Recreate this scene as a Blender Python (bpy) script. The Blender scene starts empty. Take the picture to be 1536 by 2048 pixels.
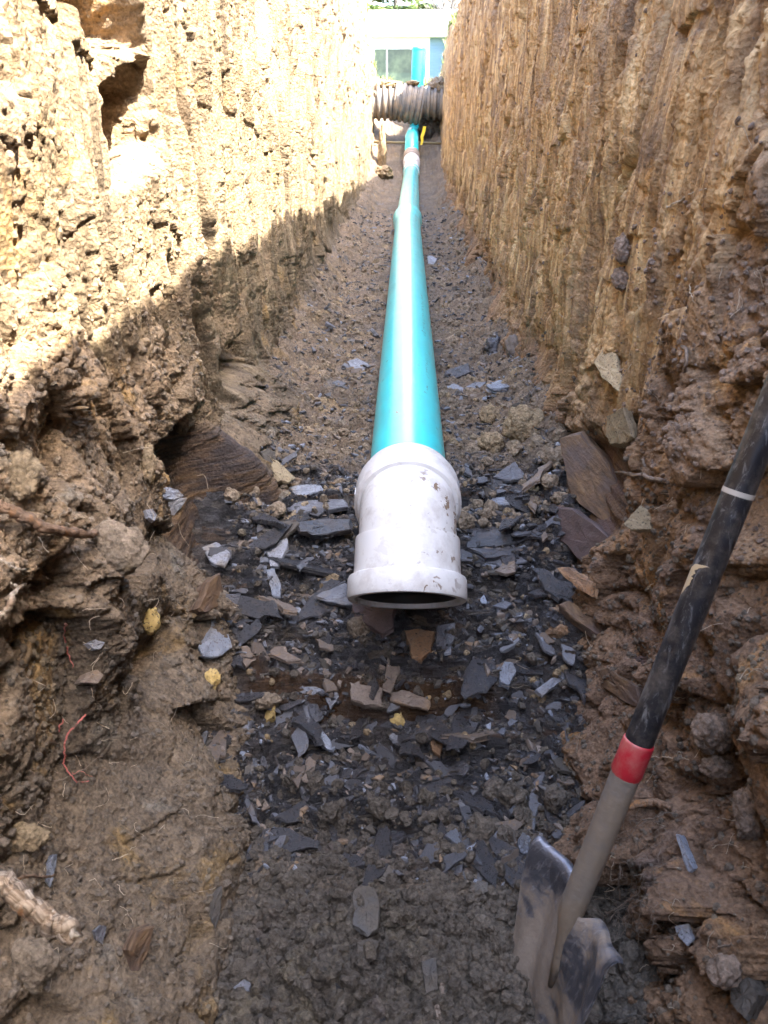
import bpy, math, random
import numpy as np
from mathutils import Vector, Matrix

R = math.radians
random.seed(7)
rng = np.random.default_rng(11)
S = bpy.context.scene
COL = S.collection

# ------------------------------------------------------------------ camera
CAMZ, PITCH, VPX, F = 0.75, R(27.74), 815.0, 1538.0      # F and VPX in pixels of a 1536 x 2048 frame
YAW = math.atan((VPX - 768) * math.cos(PITCH) / F)
cd = bpy.data.cameras.new("camera")
cam = bpy.data.objects.new("camera", cd)
COL.objects.link(cam)
cam.location = (0, 0, CAMZ)
cam.rotation_euler = (math.pi / 2 - PITCH, 0, YAW)
cd.sensor_fit = 'VERTICAL'
cd.sensor_height = 36.0
cd.lens = 36.0 * F / 2048.0
cd.clip_start, cd.clip_end = 0.05, 500
cd.dof.use_dof = True
cd.dof.focus_distance = 1.5
cd.dof.aperture_fstop = 14.0
S.camera = cam

# ------------------------------------------------------------------ light
SUN_EL, SUN_AZ = R(55.5), R(58)          # SUN_AZ: swing from straight behind the camera towards the right
sun_dir = Vector((math.sin(SUN_AZ) * math.cos(SUN_EL), -math.cos(SUN_AZ) * math.cos(SUN_EL), math.sin(SUN_EL)))
sl = bpy.data.lights.new("sun", 'SUN')
sl.energy, sl.angle, sl.color = 2.5, R(0.5), (1.0, 0.94, 0.84)
so = bpy.data.objects.new("sun", sl)
COL.objects.link(so)
so.rotation_euler = sun_dir.to_track_quat('Z', 'Y').to_euler()
so.location = (6, -6, 12)
W = bpy.data.worlds.new("World")
S.world = W
W.use_nodes = True
nt = W.node_tree
sky = nt.nodes.new('ShaderNodeTexSky')
sky.sky_type = 'NISHITA'
sky.sun_disc = False
sky.sun_elevation = SUN_EL
sky.sun_rotation = math.atan2(sun_dir.x, sun_dir.y)
sky.air_density, sky.dust_density, sky.ozone_density = 1.0, 2.5, 1.0
bg = nt.nodes['Background']
nt.links.new(sky.outputs[0], bg.inputs[0])
bg.inputs[1].default_value = 0.15
S.view_settings.view_transform = 'Standard'
S.view_settings.look = 'None'
S.view_settings.exposure = 4.05
S.view_settings.gamma = 1.0
S.cycles.max_bounces = 8
S.cycles.diffuse_bounces = 5

# ------------------------------------------------------------------ noise
def h2(ix, iy, seed):
    h = (ix.astype(np.int64) * 374761393 + iy.astype(np.int64) * 668265263 + seed * 974634777) & 0xFFFFFFFF
    h = ((h ^ (h >> 13)) * 1274126177) & 0xFFFFFFFF
    return ((h ^ (h >> 16)) & 0xFFFFFF).astype(np.float32) / np.float32(16777216.0)

def perlin(x, y, seed=0):
    x = np.asarray(x, np.float32); y = np.asarray(y, np.float32)
    ix = np.floor(x); iy = np.floor(y)
    fx = x - ix; fy = y - iy
    ux = fx * fx * fx * (fx * (fx * 6 - 15) + 10); uy = fy * fy * fy * (fy * (fy * 6 - 15) + 10)
    def g(dx, dy):
        a = h2(ix + dx, iy + dy, seed) * np.float32(6.2831853)
        return np.cos(a) * (fx - dx) + np.sin(a) * (fy - dy)
    a = g(0, 0); b = g(1, 0); c = g(0, 1); d = g(1, 1)
    return ((a + (b - a) * ux) * (1 - uy) + (c + (d - c) * ux) * uy) * np.float32(1.5)

def fbm(x, y, o=4, seed=0, gain=0.5):
    s = 0; a = 1.0; t = 0
    for i in range(o):
        s = s + a * perlin(x, y, seed + i * 17); t += a
        a *= gain; x = x * 2.03 + 5.3; y = y * 2.03 + 1.7
    return s / t

def ridge(x, y, o=3, seed=0):
    s = 0; a = 1.0; t = 0
    for i in range(o):
        s = s + a * (1 - 2 * np.abs(perlin(x, y, seed + i * 13))); t += a
        a *= 0.5; x = x * 2.1 + 3.1; y = y * 2.1 + 7.7
    return s / t

def worley(x, y, seed=0):
    """F1, F2, offset to the nearest point, three random numbers of its cell"""
    x = np.asarray(x, np.float32); y = np.asarray(y, np.float32)
    ix = np.floor(x); iy = np.floor(y)
    f1 = np.full(x.shape, 9, np.float32); f2 = f1.copy()
    dx = np.zeros_like(f1); dy = dx.copy(); cx = ix.copy(); cy = iy.copy()
    for j in (-1, 0, 1):
        for i in (-1, 0, 1):
            qx = ix + i; qy = iy + j
            ex = qx + h2(qx, qy, seed) - x; ey = qy + h2(qx, qy, seed + 1) - y
            d = ex * ex + ey * ey
            n = d < f1
            f2 = np.where(n, f1, np.minimum(f2, d))
            f1 = np.where(n, d, f1)
            dx = np.where(n, ex, dx); dy = np.where(n, ey, dy)
            cx = np.where(n, qx, cx); cy = np.where(n, qy, cy)
    return np.sqrt(f1), np.sqrt(f2), dx, dy, h2(cx, cy, seed + 2), h2(cx, cy, seed + 3), h2(cx, cy, seed + 4)

def clods(x, y, s, seed, tilt=1.0, warp=0.35):
    """broken lumps of size s: each cell a tilted, rounded facet at its own height; about -0.5 .. 0.8"""
    u = x / s; v = y / s
    wx = fbm(u * 1.3, v * 1.3, 2, seed + 50) * warp; wy = fbm(u * 1.3 + 9, v * 1.3, 2, seed + 60) * warp
    f1, f2, dx, dy, a, b, c = worley(u + wx, v + wy, seed)
    dome = np.sqrt(np.clip(1 - (f1 / 0.85) ** 2, 0, 1))
    edge = np.clip((f2 - f1) / 0.18, 0, 1)
    return (a - 0.5) * 0.8 + tilt * ((b - 0.5) * dx + (c - 0.5) * dy) * 1.9 + dome * 0.16 - (1 - edge) * 0.20 + 0.10 * fbm(u * 3.1, v * 3.1, 3, seed + 70)

def sstep(a, b, x):
    t = np.clip((x - a) / (b - a), 0, 1)
    return t * t * (3 - 2 * t)

def lerp_tab(tab):
    xs = [p[0] for p in tab]; ys = [p[1] for p in tab]
    return lambda v: np.interp(v, xs, ys).astype(np.float32)

# ------------------------------------------------------------------ shape of the excavation
zc = lerp_tab([(-2, -.29), (.56, -.285), (.80, -.275), (.95, -.255), (1.075, -.225), (1.10, -.18), (1.21, -.14), (1.37, -.085), (1.52, -.02),
               (1.75, 0.0), (8.6, .015), (9.3, .055), (9.8, .14), (10.2, .25), (11.0, .44), (11.7, .82), (12.3, 1.0), (14, 1.06)])
rim_r = lerp_tab([(-3, 2.06), (1.0, 2.02), (2.0, 1.90), (3, 1.81), (7.4, 1.54), (8.7, 1.42), (9.7, 1.56), (10.4, 1.50), (11.2, 1.25), (12.2, 1.05), (14, 1.0)])
rim_l = lerp_tab([(-3, 1.85), (9.6, 1.80), (10.6, 1.52), (11.4, 1.25), (12.4, 1.05), (14, 1.0)])

def floor_h(x, y, fine=True):
    x = np.asarray(x, np.float32); y = np.asarray(y, np.float32)
    yw = y + 0.05 * fbm(x * 4, y * 4, 3, 301) * sstep(0.6, 0.9, y) * (1 - sstep(1.7, 2.2, y))
    z = zc(yw)
    rock = sstep(0.75, 0.86, y + 0.10 * fbm(x * 7, y * 7, 3, 305)) * (1 - sstep(1.55, 1.75, y + 0.12 * fbm(x * 6, y * 6, 3, 306)))
    pit = 1 - sstep(0.71, 0.81, y + 0.10 * fbm(x * 8, y * 8, 3, 307))
    ax = np.abs(x)
    z = z + 0.09 * sstep(0.24, 0.40, ax + 0.05 * fbm(x * 5, y * 5, 2, 308)) * sstep(1.2, 1.7, y) + 0.05 * sstep(0.20, 0.34, ax) * (1 - sstep(1.2, 1.7, y))
    z = z + 0.018 * fbm(x * 3, y * 3, 3, 310)
    if not fine:
        return z, rock, pit
    # bedding steps in the rock
    _, _, _, _, ca, cb, _ = worley(x / .13 + .5 * fbm(x * 8, y * 8, 2, 311), y / .045 + .6 * fbm(x * 6, y * 9, 2, 312), 313)
    s = (z + 0.026 * (ca - .5) + 0.010 * fbm(x * 9, y * 22, 3, 315) + x * 0.03) / 0.030
    fl = np.floor(s); t = s - fl
    zt = (fl + sstep(0.72, 0.96, t) + 0.10 * t) * 0.030 - x * 0.03
    _, _, _, _, ca, cb, _ = worley(x / .05 + .5 * fbm(x * 18, y * 18, 2, 317), y / .02, 318)
    s2 = (zt + .010 * (ca - .5) + 0.006 * fbm(x * 16, y * 40, 2, 316)) / 0.008
    fl2 = np.floor(s2); t2 = s2 - fl2
    zt = zt * 0.45 + 0.55 * (fl2 + sstep(0.6, 0.95, t2)) * 0.008
    zr = zt + 0.020 * clods(x, y * 2.8, 0.15, 320, .6, .25) + 0.012 * clods(x, y * 2.6, 0.065, 321, .8, .25) + 0.006 * clods(x, y * 2.0, 0.024, 322) + .002 * fbm(x * 40, y * 90, 3, 323, .65)
    # crumbly soil of the pit
    zp = z + 0.026 * clods(x, y, 0.075, 331) + 0.014 * clods(x, y, 0.028, 332) + 0.006 * clods(x, y, 0.011, 333) + .004 * fbm(x * 60, y * 60, 4, 334, .65)
    # trodden dirt and flat chips further along
    zf = z + 0.014 * clods(x, y, 0.08, 341) * (1 + 1.2 * sstep(0.2, 0.3, ax)) + 0.009 * clods(x * 0.8, y, 0.028, 342) + 0.004 * clods(x, y, 0.012, 343) + .003 * fbm(x * 60, y * 60, 3, 344, .65)
    z = zr * rock + zp * pit + zf * np.clip(1 - rock - pit, 0, 1)
    return z, rock, pit

def half_width(y, z):
    zf = zc(y)
    h = z - zf
    w = 0.415 + 0.02 * np.clip(z, 0, 2)
    w = w - 0.105 * (1 - sstep(0.0, 0.27, h)) * (1 - sstep(1.25, 1.6, y)) - 0.045 * (1 - sstep(0.0, 0.16, h)) * sstep(1.25, 1.6, y)
    return w

def wall_x(side, y, z):
    """side -1 left, +1 right; returns x, rock mask, streak mask"""
    y = np.asarray(y, np.float32); z = np.asarray(z, np.float32)
    sd = 1000 if side < 0 else 2000
    w = half_width(y, z) - (0.034 if side > 0 else 0.012) * sstep(1.4, 2.0, y) * (1 - sstep(7.0, 9.0, y)); w0 = w
    wob = fbm(y * 3, z * 3, 3, sd + 1)
    if side < 0:
        streak = sstep(1.0, 1.9, y + 0.45 * wob + 0.15 * z + 0.75 * sstep(.38, .62, z + .2 * wob)) * sstep(-.05, .22, z + 0.15 * wob)
        # hollow torn out of the wall high up, the undercut over the shale and the rock face that ends it
        yh = y + .09 * wob + .03 * fbm(y * 14, z * 14, 3, sd + 40) + .05 * (z - .8)
        hol = sstep(1.215, 1.235, yh) * (1 - sstep(1.40, 1.47, yh)) * (sstep(.645, .69, z + .05 * wob) * (1 - sstep(.768, .790, z + .07 * wob)) + 1.1 * sstep(.80, .84, z + .04 * wob) * (1 - sstep(.985, 1.01, z + .04 * wob)))
        und = sstep(1.18, 1.22, y + 0.03 * wob) * (1 - sstep(1.40, 1.50, y + 0.05 * wob)) * (1 - sstep(0.19, 0.235, z + 0.05 * wob + 0.10 * (y - 1.3)))
        foot = sstep(1.40, 1.52, y + 0.05 * wob) * (1 - sstep(1.7, 2.4, y)) * (1 - sstep(0.02, 0.22, z + .04 * wob))
        und2 = np.exp(-(((y - 1.80) / 0.10) ** 4)) * np.exp(-(((z - 0.21) / 0.04) ** 4))
        w = w + 0.12 * hol + 0.085 * und - 0.085 * foot + 0.06 * und2
        streak = streak * (1 - sstep(.05, .5, foot)) * (1 - hol)
        w = w - 0.06 * (1 - sstep(-0.28, 0.05, z)) * (1 - sstep(0.75, 1.0, y))
        rock = np.clip(und + sstep(1.38, 1.43, y + .05 * wob) * (1 - sstep(1.52, 1.58, y + .08 * wob)) * (1 - sstep(.14, .18, z + .05 * wob)), 0, 1)
        # near bank slabs and pockets
        pk = np.exp(-(((y - 0.93) / 0.06) ** 2)) * np.exp(-(((z - 0.0) / 0.05) ** 2)) + np.exp(-(((y - 0.74) / 0.05) ** 2)) * np.exp(-(((z - 0.27) / 0.04) ** 2))
        w = w + 0.05 * pk
        crumb = (1 - 0.78 * streak) * (1 - 0.5 * (1 - sstep(.05, .25, z + .1 * wob)) * (1 - sstep(.8, 1.0, y)))
    else:
        streak = sstep(1.0, 1.55, y + 0.40 * wob + 0.35 * z) * sstep(0.0, 0.30, z + 0.22 * wob)
        und = sstep(1.22, 1.30, y + 0.04 * wob) * (1 - sstep(1.72, 1.80, y + 0.05 * wob)) * (1 - sstep(0.10, 0.15, z + 0.05 * wob + 0.25 * (y - 1.5)))
        w = w + 0.035 * und
        rock = np.clip(und, 0, 1)
        w = w + 0.06 * (1 - sstep(0.8, 1.2, y)) * sstep(0.15, 0.4, z)
        gap = np.exp(-(((z + 0.02 - 0.5 * (y - 0.62)) / 0.018) ** 2)) * sstep(0.5, 0.55, y) * (1 - sstep(0.72, 0.80, y))
        w = w + 0.05 * gap
        crumb = 1 - 0.76 * streak
    soil = 1 - rock
    d = 0.055 * fbm(y * 1.6, z * 1.6, 3, sd + 5) * (1 - 0.6 * streak) * soil
    off = w - w0                                # on faces that turn across the trench the pattern runs on over the face
    y0_, z0_ = y, z
    y = y + 0.9 * off; z = z + 0.35 * off
    wy = y + 0.02 * fbm(y * 9, z * 9, 2, sd + 7)
    near = 1 - sstep(3.0, 6.0, y)
    brok = 0.22 + 1.0 * sstep(-0.22, 0.25, fbm(y * 4.5, z * 4.5, 3, sd + 9))       # sheared faces against broken ones
    big = 1 + (0.45 if side > 0 else 0.0) * (1 - sstep(0.9, 1.4, y))
    d = d + crumb * soil * (0.046 * big * clods(wy, z, 0.15, sd + 11) + brok * (0.022 * big * clods(wy, z, 0.060, sd + 12) + 0.010 * clods(wy, z, 0.026, sd + 13) + 0.0045 * near * clods(wy, z, 0.011, sd + 14)))
    d = d + soil * (0.35 + 0.65 * brok) * .0055 * fbm(y * 50, z * 50, 5, sd + 15, .68) * near
    # scraped, upright grooves left by the bucket, at slightly different slants patch by patch
    lean = (0.10 + 0.22 * fbm(y * .9, z * 1.1, 2, sd + 20)) * z
    yl = y + lean
    g1 = fbm(yl * 6, z * 0.6, 3, sd + 22)
    g2 = fbm(yl * 24, z * 1.5, 3, sd + 23, .6)
    g3 = fbm(yl * 80, z * 6.0, 2, sd + 24)
    brk = sstep(-0.20, 0.20, fbm(y * 6, z * 3.5, 3, sd + 25))
    d = d + streak * (0.030 * g1 + (.35 + .65 * brk) * ((0.030 if side < 0 else 0.020) * g2 + 0.010 * g3 * near))
    # lumps torn out of the scraped face
    hole = sstep(0.20, 0.38, fbm((y + lean) * 11, z * (1.5 if side < 0 else 2.8), 3, sd + 27))
    d = d - streak * hole * ((0.060 if side < 0 else 0.036) + 0.014 * clods(y, z, 0.03, sd + 28))
    # bedding in the exposed rock
    zz = z + 0.10 * (y - 1.4) * side + 0.01 * fbm(y * 5, z * 12, 2, sd + 31)
    s = zz / 0.016; fl = np.floor(s)
    d = d + rock * (0.012 * (h2(fl, fl * 0 + 3, sd + 33) - 0.5) + 0.010 * fbm(y * 6, z * 40, 3, sd + 34))
    return side * (w - d), rock, streak

# ------------------------------------------------------------------ mesh helpers
def link(name, me, mat=None, parent=None):
    o = bpy.data.objects.new(name, me)
    COL.objects.link(o)
    if mat is not None:
        me.materials.append(mat)
    if parent is not None:
        o.parent = parent
    return o

def np_mesh(name, V, faces, smooth=True, attrs=None):
    """faces: (n,k) int array or list of such arrays"""
    if not isinstance(faces, (list, tuple)):
        faces = [faces]
    me = bpy.data.meshes.new(name)
    V = np.ascontiguousarray(V, np.float32)
    me.vertices.add(len(V)); me.vertices.foreach_set('co', V.ravel())
    loops = np.concatenate([f.ravel() for f in faces]).astype(np.int32)
    sizes = np.concatenate([np.full(len(f), f.shape[1]) for f in faces]).astype(np.int32)
    starts = np.concatenate([[0], np.cumsum(sizes)[:-1]]).astype(np.int32)
    me.loops.add(len(loops)); me.loops.foreach_set('vertex_index', loops)
    me.polygons.add(len(sizes)); me.polygons.foreach_set('loop_start', starts)
    me.polygons.foreach_set('use_smooth', np.full(len(sizes), smooth, bool))
    for k, v in (attrs or {}).items():
        a = me.attributes.new(k, 'FLOAT', 'POINT')
        a.data.foreach_set('value', np.ascontiguousarray(v, np.float32).ravel())
    me.update(calc_edges=True)
    me.validate()
    return me

def grid_faces(nr, nc, flip=False, wrap=False):
    i = np.arange(nr - 1)[:, None]; j = np.arange(nc if wrap else nc - 1)[None, :]
    j2 = (j + 1) % nc
    a = i * nc + j; b = i * nc + j2; c = (i + 1) * nc + j2; d = (i + 1) * nc + j
    f = np.stack([a, b, c, d], -1).reshape(-1, 4)
    return f[:, ::-1] if flip else f

def tag(o, label, cat, group=None, kind=None):
    o['label'] = label; o['category'] = cat
    if group: o['group'] = group
    if kind: o['kind'] = kind
    return o

def thing(name, label, cat, loc=(0, 0, 0), group=None):
    o = bpy.data.objects.new(name, None)
    COL.objects.link(o); o.location = loc
    o.empty_display_size = 0.05
    return tag(o, label, cat, group)

def structure(o, label=None, cat=None):
    o['kind'] = 'structure'
    if label: o['label'] = label
    if cat: o['category'] = cat
    return o

class MB:
    """collects pieces of one mesh"""
    def __init__(s): s.v = []; s.f = []; s.n = 0; s.g = []
    def add(s, V, Fs):
        V = np.asarray(V, np.float32)
        s.v.append(V); s.f += [np.asarray(f) + s.n for f in (Fs if isinstance(Fs, list) else [Fs])]; s.n += len(V)
        return s
    def box(s, x0, x1, y0, y1, z0, z1):
        V = [(x, y, z) for z in (z0, z1) for y in (y0, y1) for x in (x0, x1)]
        return s.add(V, np.array([(0, 2, 3, 1), (4, 5, 7, 6), (0, 1, 5, 4), (2, 6, 7, 3), (0, 4, 6, 2), (1, 3, 7, 5)]))
    def tube(s, P, rad, n=24, cap=True, up=(0, 0, 1), noise=0.0):
        P = np.asarray(P, float); m = len(P); rad = np.broadcast_to(np.asarray(rad, float), (m,))
        T = np.gradient(P, axis=0)
        for i in range(m):                       # repeated points (steps in the profile) borrow a tangent
            if np.linalg.norm(T[i]) < 1e-9: T[i] = P[-1] - P[0]
        T /= np.linalg.norm(T, axis=1)[:, None]
        u = np.array(up, float)
        if abs(T[0] @ u) > .9: u = np.array((1.0, 0, 0))
        V = []
        a = np.arange(n) / n * 2 * math.pi
        for i in range(m):
            u = u - T[i] * (u @ T[i]); u /= np.linalg.norm(u)
            w = np.cross(T[i], u)
            r = rad[i] * (1 + (noise * rng.standard_normal(n) if noise else 0))
            V.append(P[i] + (np.cos(a) * r)[:, None] * u + (np.sin(a) * r)[:, None] * w)
        V = np.concatenate(V)
        ln = np.concatenate([[0], np.cumsum(np.linalg.norm(np.diff(P, axis=0), axis=1))])
        s.g.append(np.stack([np.tile(np.cos(a), m), np.tile(np.sin(a), m), np.repeat(ln * 14, n) + len(s.g) * 5.0], -1))
        Fs = [grid_faces(m, n, wrap=True)]
        if cap:
            Fs += [np.arange(n)[::-1][None, :], (np.arange(n) + (m - 1) * n)[None, :]]
        return s.add(V, Fs)
    def lathe(s, C, A, prof, n=48):
        """prof: (distance along A, radius) pairs; C start, A axis"""
        A = np.array(A, float); A /= np.linalg.norm(A)
        u = np.array((1.0, 0, 0)); u -= A * (u @ A); u /= np.linalg.norm(u); w = np.cross(A, u)
        a = np.arange(n) / n * 2 * math.pi
        V = np.concatenate([np.array(C) + A * d + r * (np.cos(a)[:, None] * u + np.sin(a)[:, None] * w) for d, r in prof])
        return s.add(V, grid_faces(len(prof), n, wrap=True))
    def build(s, name, mat, parent=None, smooth=False, angle=None):
        me = np_mesh(name, np.concatenate(s.v), s.f, smooth or angle is not None)
        if s.g and sum(map(len, s.g)) == s.n:
            at_ = me.attributes.new('grain', 'FLOAT_VECTOR', 'POINT')
            at_.data.foreach_set('vector', np.concatenate(s.g).astype(np.float32).ravel())
        if angle is not None:
            me.set_sharp_from_angle(angle=R(angle))
        return link(name, me, mat, parent)

# ------------------------------------------------------------------ materials
class NT:
    def __init__(s, name):
        s.m = bpy.data.materials.new(name); s.m.use_nodes = True
        s.t = s.m.node_tree; s.b = s.t.nodes['Principled BSDF']
        s.co = s.n('ShaderNodeTexCoord').outputs['Object']
    def n(s, typ, ins=None, **kw):
        nd = s.t.nodes.new(typ)
        for k, v in kw.items(): setattr(nd, k, v)
        for k, v in (ins or {}).items(): s.set(nd.inputs[k], v)
        return nd
    def set(s, sock, v):
        if isinstance(v, bpy.types.NodeSocket): s.t.links.new(v, sock)
        else:
            if sock.type == 'RGBA' and len(v) == 3: v = (*v, 1)
            sock.default_value = v
    def scale(s, sc, rot=(0, 0, 0)):
        return s.n('ShaderNodeMapping', {'Vector': s.co, 'Scale': sc, 'Rotation': rot}).outputs[0]
    def noise(s, scale, detail=4, vec=None, rough=0.55, dist=0.0):
        return s.n('ShaderNodeTexNoise', {'Vector': vec or s.co, 'Scale': scale, 'Detail': detail, 'Roughness': rough, 'Distortion': dist}).outputs[0]
    def voro(s, scale, vec=None, out='Distance', feature='F1'):
        return s.n('ShaderNodeTexVoronoi', {'Vector': vec or s.co, 'Scale': scale}, feature=feature).outputs[out]
    def ramp(s, f, *stops):
        nd = s.n('ShaderNodeValToRGB', {'Fac': f})
        e = nd.color_ramp.elements
        while len(e) < len(stops): e.new(0.5)
        for q, (p, c) in zip(e, stops):
            q.position = p; q.color = (c, c, c, 1) if isinstance(c, (int, float)) else (*c, 1)
        return nd.outputs[0]
    def mix(s, f, a, b, mode='MIX'):
        nd = s.n('ShaderNodeMix', data_type='RGBA', blend_type=mode)
        s.set(nd.inputs[0], f); s.set(nd.inputs[6], a); s.set(nd.inputs[7], b)
        return nd.outputs[2]
    def math(s, op, a, b=0.0):
        nd = s.n('ShaderNodeMath', operation=op)
        s.set(nd.inputs[0], a); s.set(nd.inputs[1], b)
        return nd.outputs[0]
    def attr(s, name):
        return s.n('ShaderNodeAttribute', attribute_name=name).outputs['Fac']
    def bump(s, h, strength, dist, nrm=None):
        ins = {'Height': h, 'Strength': strength, 'Distance': dist}
        if nrm is not None: ins['Normal'] = nrm
        return s.n('ShaderNodeBump', ins).outputs[0]
    def out(s, col=None, rough=None, nrm=None, spec=None, **kw):
        if col is not None: s.set(s.b.inputs['Base Color'], col)
        if rough is not None: s.set(s.b.inputs['Roughness'], rough)
        if nrm is not None: s.set(s.b.inputs['Normal'], nrm)
        if spec is not None: s.set(s.b.inputs['Specular IOR Level'], spec)
        for k, v in kw.items(): s.set(s.b.inputs[k], v)
        return s.m

def soil_colour(q, c0, c1, c2, c3):
    """patchy earth: two broad tones, fragments that differ from one another, a rarer accent"""
    big = q.ramp(q.noise(3.2, 5, rough=0.6), (0.38, 0.0), (0.62, 1.0))
    base = q.mix(big, c0, c1)
    acc = q.ramp(q.noise(6.5, 6, rough=0.65, dist=0.6), (0.56, 0.0), (0.66, 1.0))
    base = q.mix(acc, base, c2)
    acc2 = q.ramp(q.noise(11.0, 4, rough=0.6, dist=0.4), (0.60, 0.0), (0.70, 0.8))
    base = q.mix(acc2, base, c3)
    frag = q.n('ShaderNodeSeparateColor', {0: q.voro(75, out='Color')}).outputs[0]
    frag2 = q.n('ShaderNodeSeparateColor', {0: q.voro(190, out='Color')}).outputs[0]
    v = q.math('ADD', q.math('MULTIPLY', frag, 0.38), q.math('MULTIPLY', frag2, 0.30))
    v = q.math('ADD', v, q.math('MULTIPLY', q.noise(170, 6, rough=.72), 2.1))
    v = q.math('ADD', v, q.math('MULTIPLY', q.noise(28, 4, rough=.6), 0.7))
    v = q.math('MAXIMUM', q.math('SUBTRACT', v, 0.74), .14)
    return q.mix(1.0, base, q.n('ShaderNodeCombineColor', {0: v, 1: v, 2: v}).outputs[0], 'MULTIPLY')

def crumb_bump(q, k=1.0):
    n1 = q.bump(q.noise(70, 6, rough=0.7), 0.9, 0.012 * k)
    n2 = q.bump(q.voro(150), 0.7, 0.005 * k, n1)
    return q.bump(q.noise(420, 3, rough=0.7), 0.6, 0.003 * k, n2)

def mat_wall(name, c, streak_cols, rock_cols, clay):  # clay: tint multiplied into the lower part of the wall
    q = NT(name)
    soil = soil_colour(q, *c)
    sv = q.scale((1.0, 42.0, 1.6), (R(0), 0, 0))
    st = q.ramp(q.noise(1.0, 5, sv, 0.6), (0.30, streak_cols[0]), (0.50, streak_cols[1]), (0.68, streak_cols[2]))
    sv2 = q.scale((1.0, 110.0, 6.0))
    fine = q.ramp(q.noise(1.0, 3, sv2, 0.6), (0.3, 0.62), (0.7, 1.25))
    st = q.mix(1.0, st, fine, 'MULTIPLY')
    patch = q.ramp(q.noise(7.0, 5, q.scale((1, 1.6, 0.7)), 0.6), (0.36, 0.1), (0.54, 0.95))
    fs = q.math('MULTIPLY', q.attr('streak'), patch)
    col = q.mix(fs, soil, st)
    # towards the bottom the wall colour is multiplied darker and greyer
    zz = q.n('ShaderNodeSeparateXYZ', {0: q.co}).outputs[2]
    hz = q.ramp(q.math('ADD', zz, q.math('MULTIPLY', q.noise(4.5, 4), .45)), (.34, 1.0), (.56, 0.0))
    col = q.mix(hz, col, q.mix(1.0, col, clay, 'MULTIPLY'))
    rv = q.scale((6.0, 5.0, 120.0), (R(4), 0, 0))
    rk = q.ramp(q.noise(1.0, 6, rv, 0.65, 0.3), (0.32, rock_cols[0]), (0.50, rock_cols[1]), (0.66, rock_cols[2]))
    rk = q.mix(q.ramp(q.noise(14, 4), (0.45, 0.0), (0.62, 0.8)), rk, rock_cols[3])
    col = q.mix(q.attr('rock'), col, rk)
    nb = crumb_bump(q)
    nb = q.bump(q.noise(1.0, 4, sv2, 0.7), q.math('MULTIPLY', fs, 0.7), 0.012, nb)
    nb = q.bump(q.noise(1.0, 5, rv, 0.7), q.math('MULTIPLY', q.attr('rock'), 0.9), 0.010, nb)
    rough = q.math('SUBTRACT', 0.95, q.math('MULTIPLY', q.attr('rock'), 0.30))
    return q.out(col, rough, nb, 0.35)

M = {}
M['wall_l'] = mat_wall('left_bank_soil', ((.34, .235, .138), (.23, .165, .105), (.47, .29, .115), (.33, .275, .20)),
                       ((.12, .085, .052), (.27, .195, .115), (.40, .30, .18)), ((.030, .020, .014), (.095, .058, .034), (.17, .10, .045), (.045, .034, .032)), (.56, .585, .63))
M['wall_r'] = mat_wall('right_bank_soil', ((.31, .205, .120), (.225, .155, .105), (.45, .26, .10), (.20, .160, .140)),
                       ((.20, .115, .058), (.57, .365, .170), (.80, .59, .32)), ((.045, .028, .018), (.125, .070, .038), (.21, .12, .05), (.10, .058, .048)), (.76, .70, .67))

def mat_floor():
    q = NT('trench_floor_earth')
    dirt = soil_colour(q, (.195, .138, .088), (.130, .096, .066), (.24, .165, .09), (.14, .13, .125))
    sv = q.scale((26, 75, 75))
    cell = q.n('ShaderNodeSeparateColor', {0: q.voro(1.0, sv, 'Color')}).outputs[0]
    shale = q.ramp(cell, (0.0, (.022, .020, .021)), (0.45, (.046, .042, .043)), (0.75, (.075, .070, .072)), (0.92, (.13, .105, .08)), (1.0, (.09, .05, .03)))
    shale = q.mix(q.ramp(q.noise(5, 5), (0.5, 0.0), (0.68, 0.75)), shale, (.105, .078, .058))
    fv = q.ramp(q.noise(1.0, 5, q.scale((16, 150, 190)), 0.65), (0.3, 0.45), (0.7, 1.45))
    shale = q.mix(1.0, shale, fv, 'MULTIPLY')
    shale = q.mix(q.attr('seam'), shale, q.ramp(q.noise(1.0, 4, q.scale((20, 90, 140))), (0.35, (.050, .026, .014)), (0.65, (.105, .055, .024))))
    pit = soil_colour(q, (.120, .098, .074), (.082, .068, .053), (.15, .12, .082), (.095, .072, .060))
    col = q.mix(q.attr('rock'), dirt, shale)
    col = q.mix(q.attr('pit'), col, pit)
    nb = crumb_bump(q)
    nb = q.bump(q.noise(1.0, 6, q.scale((14, 120, 150)), 0.7), q.math('MULTIPLY', q.attr('rock'), 1.0), 0.012, nb)
    rr = q.ramp(q.noise(9, 4), (0.40, 0.24), (0.62, 0.62))
    rough = q.n('ShaderNodeMix', {0: q.attr('rock'), 2: q.ramp(q.noise(14, 5), (.4, .75), (.6, .97)), 3: rr}).outputs[0]
    return q.out(col, rough, nb, 0.45)
M['floor'] = mat_floor()

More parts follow.
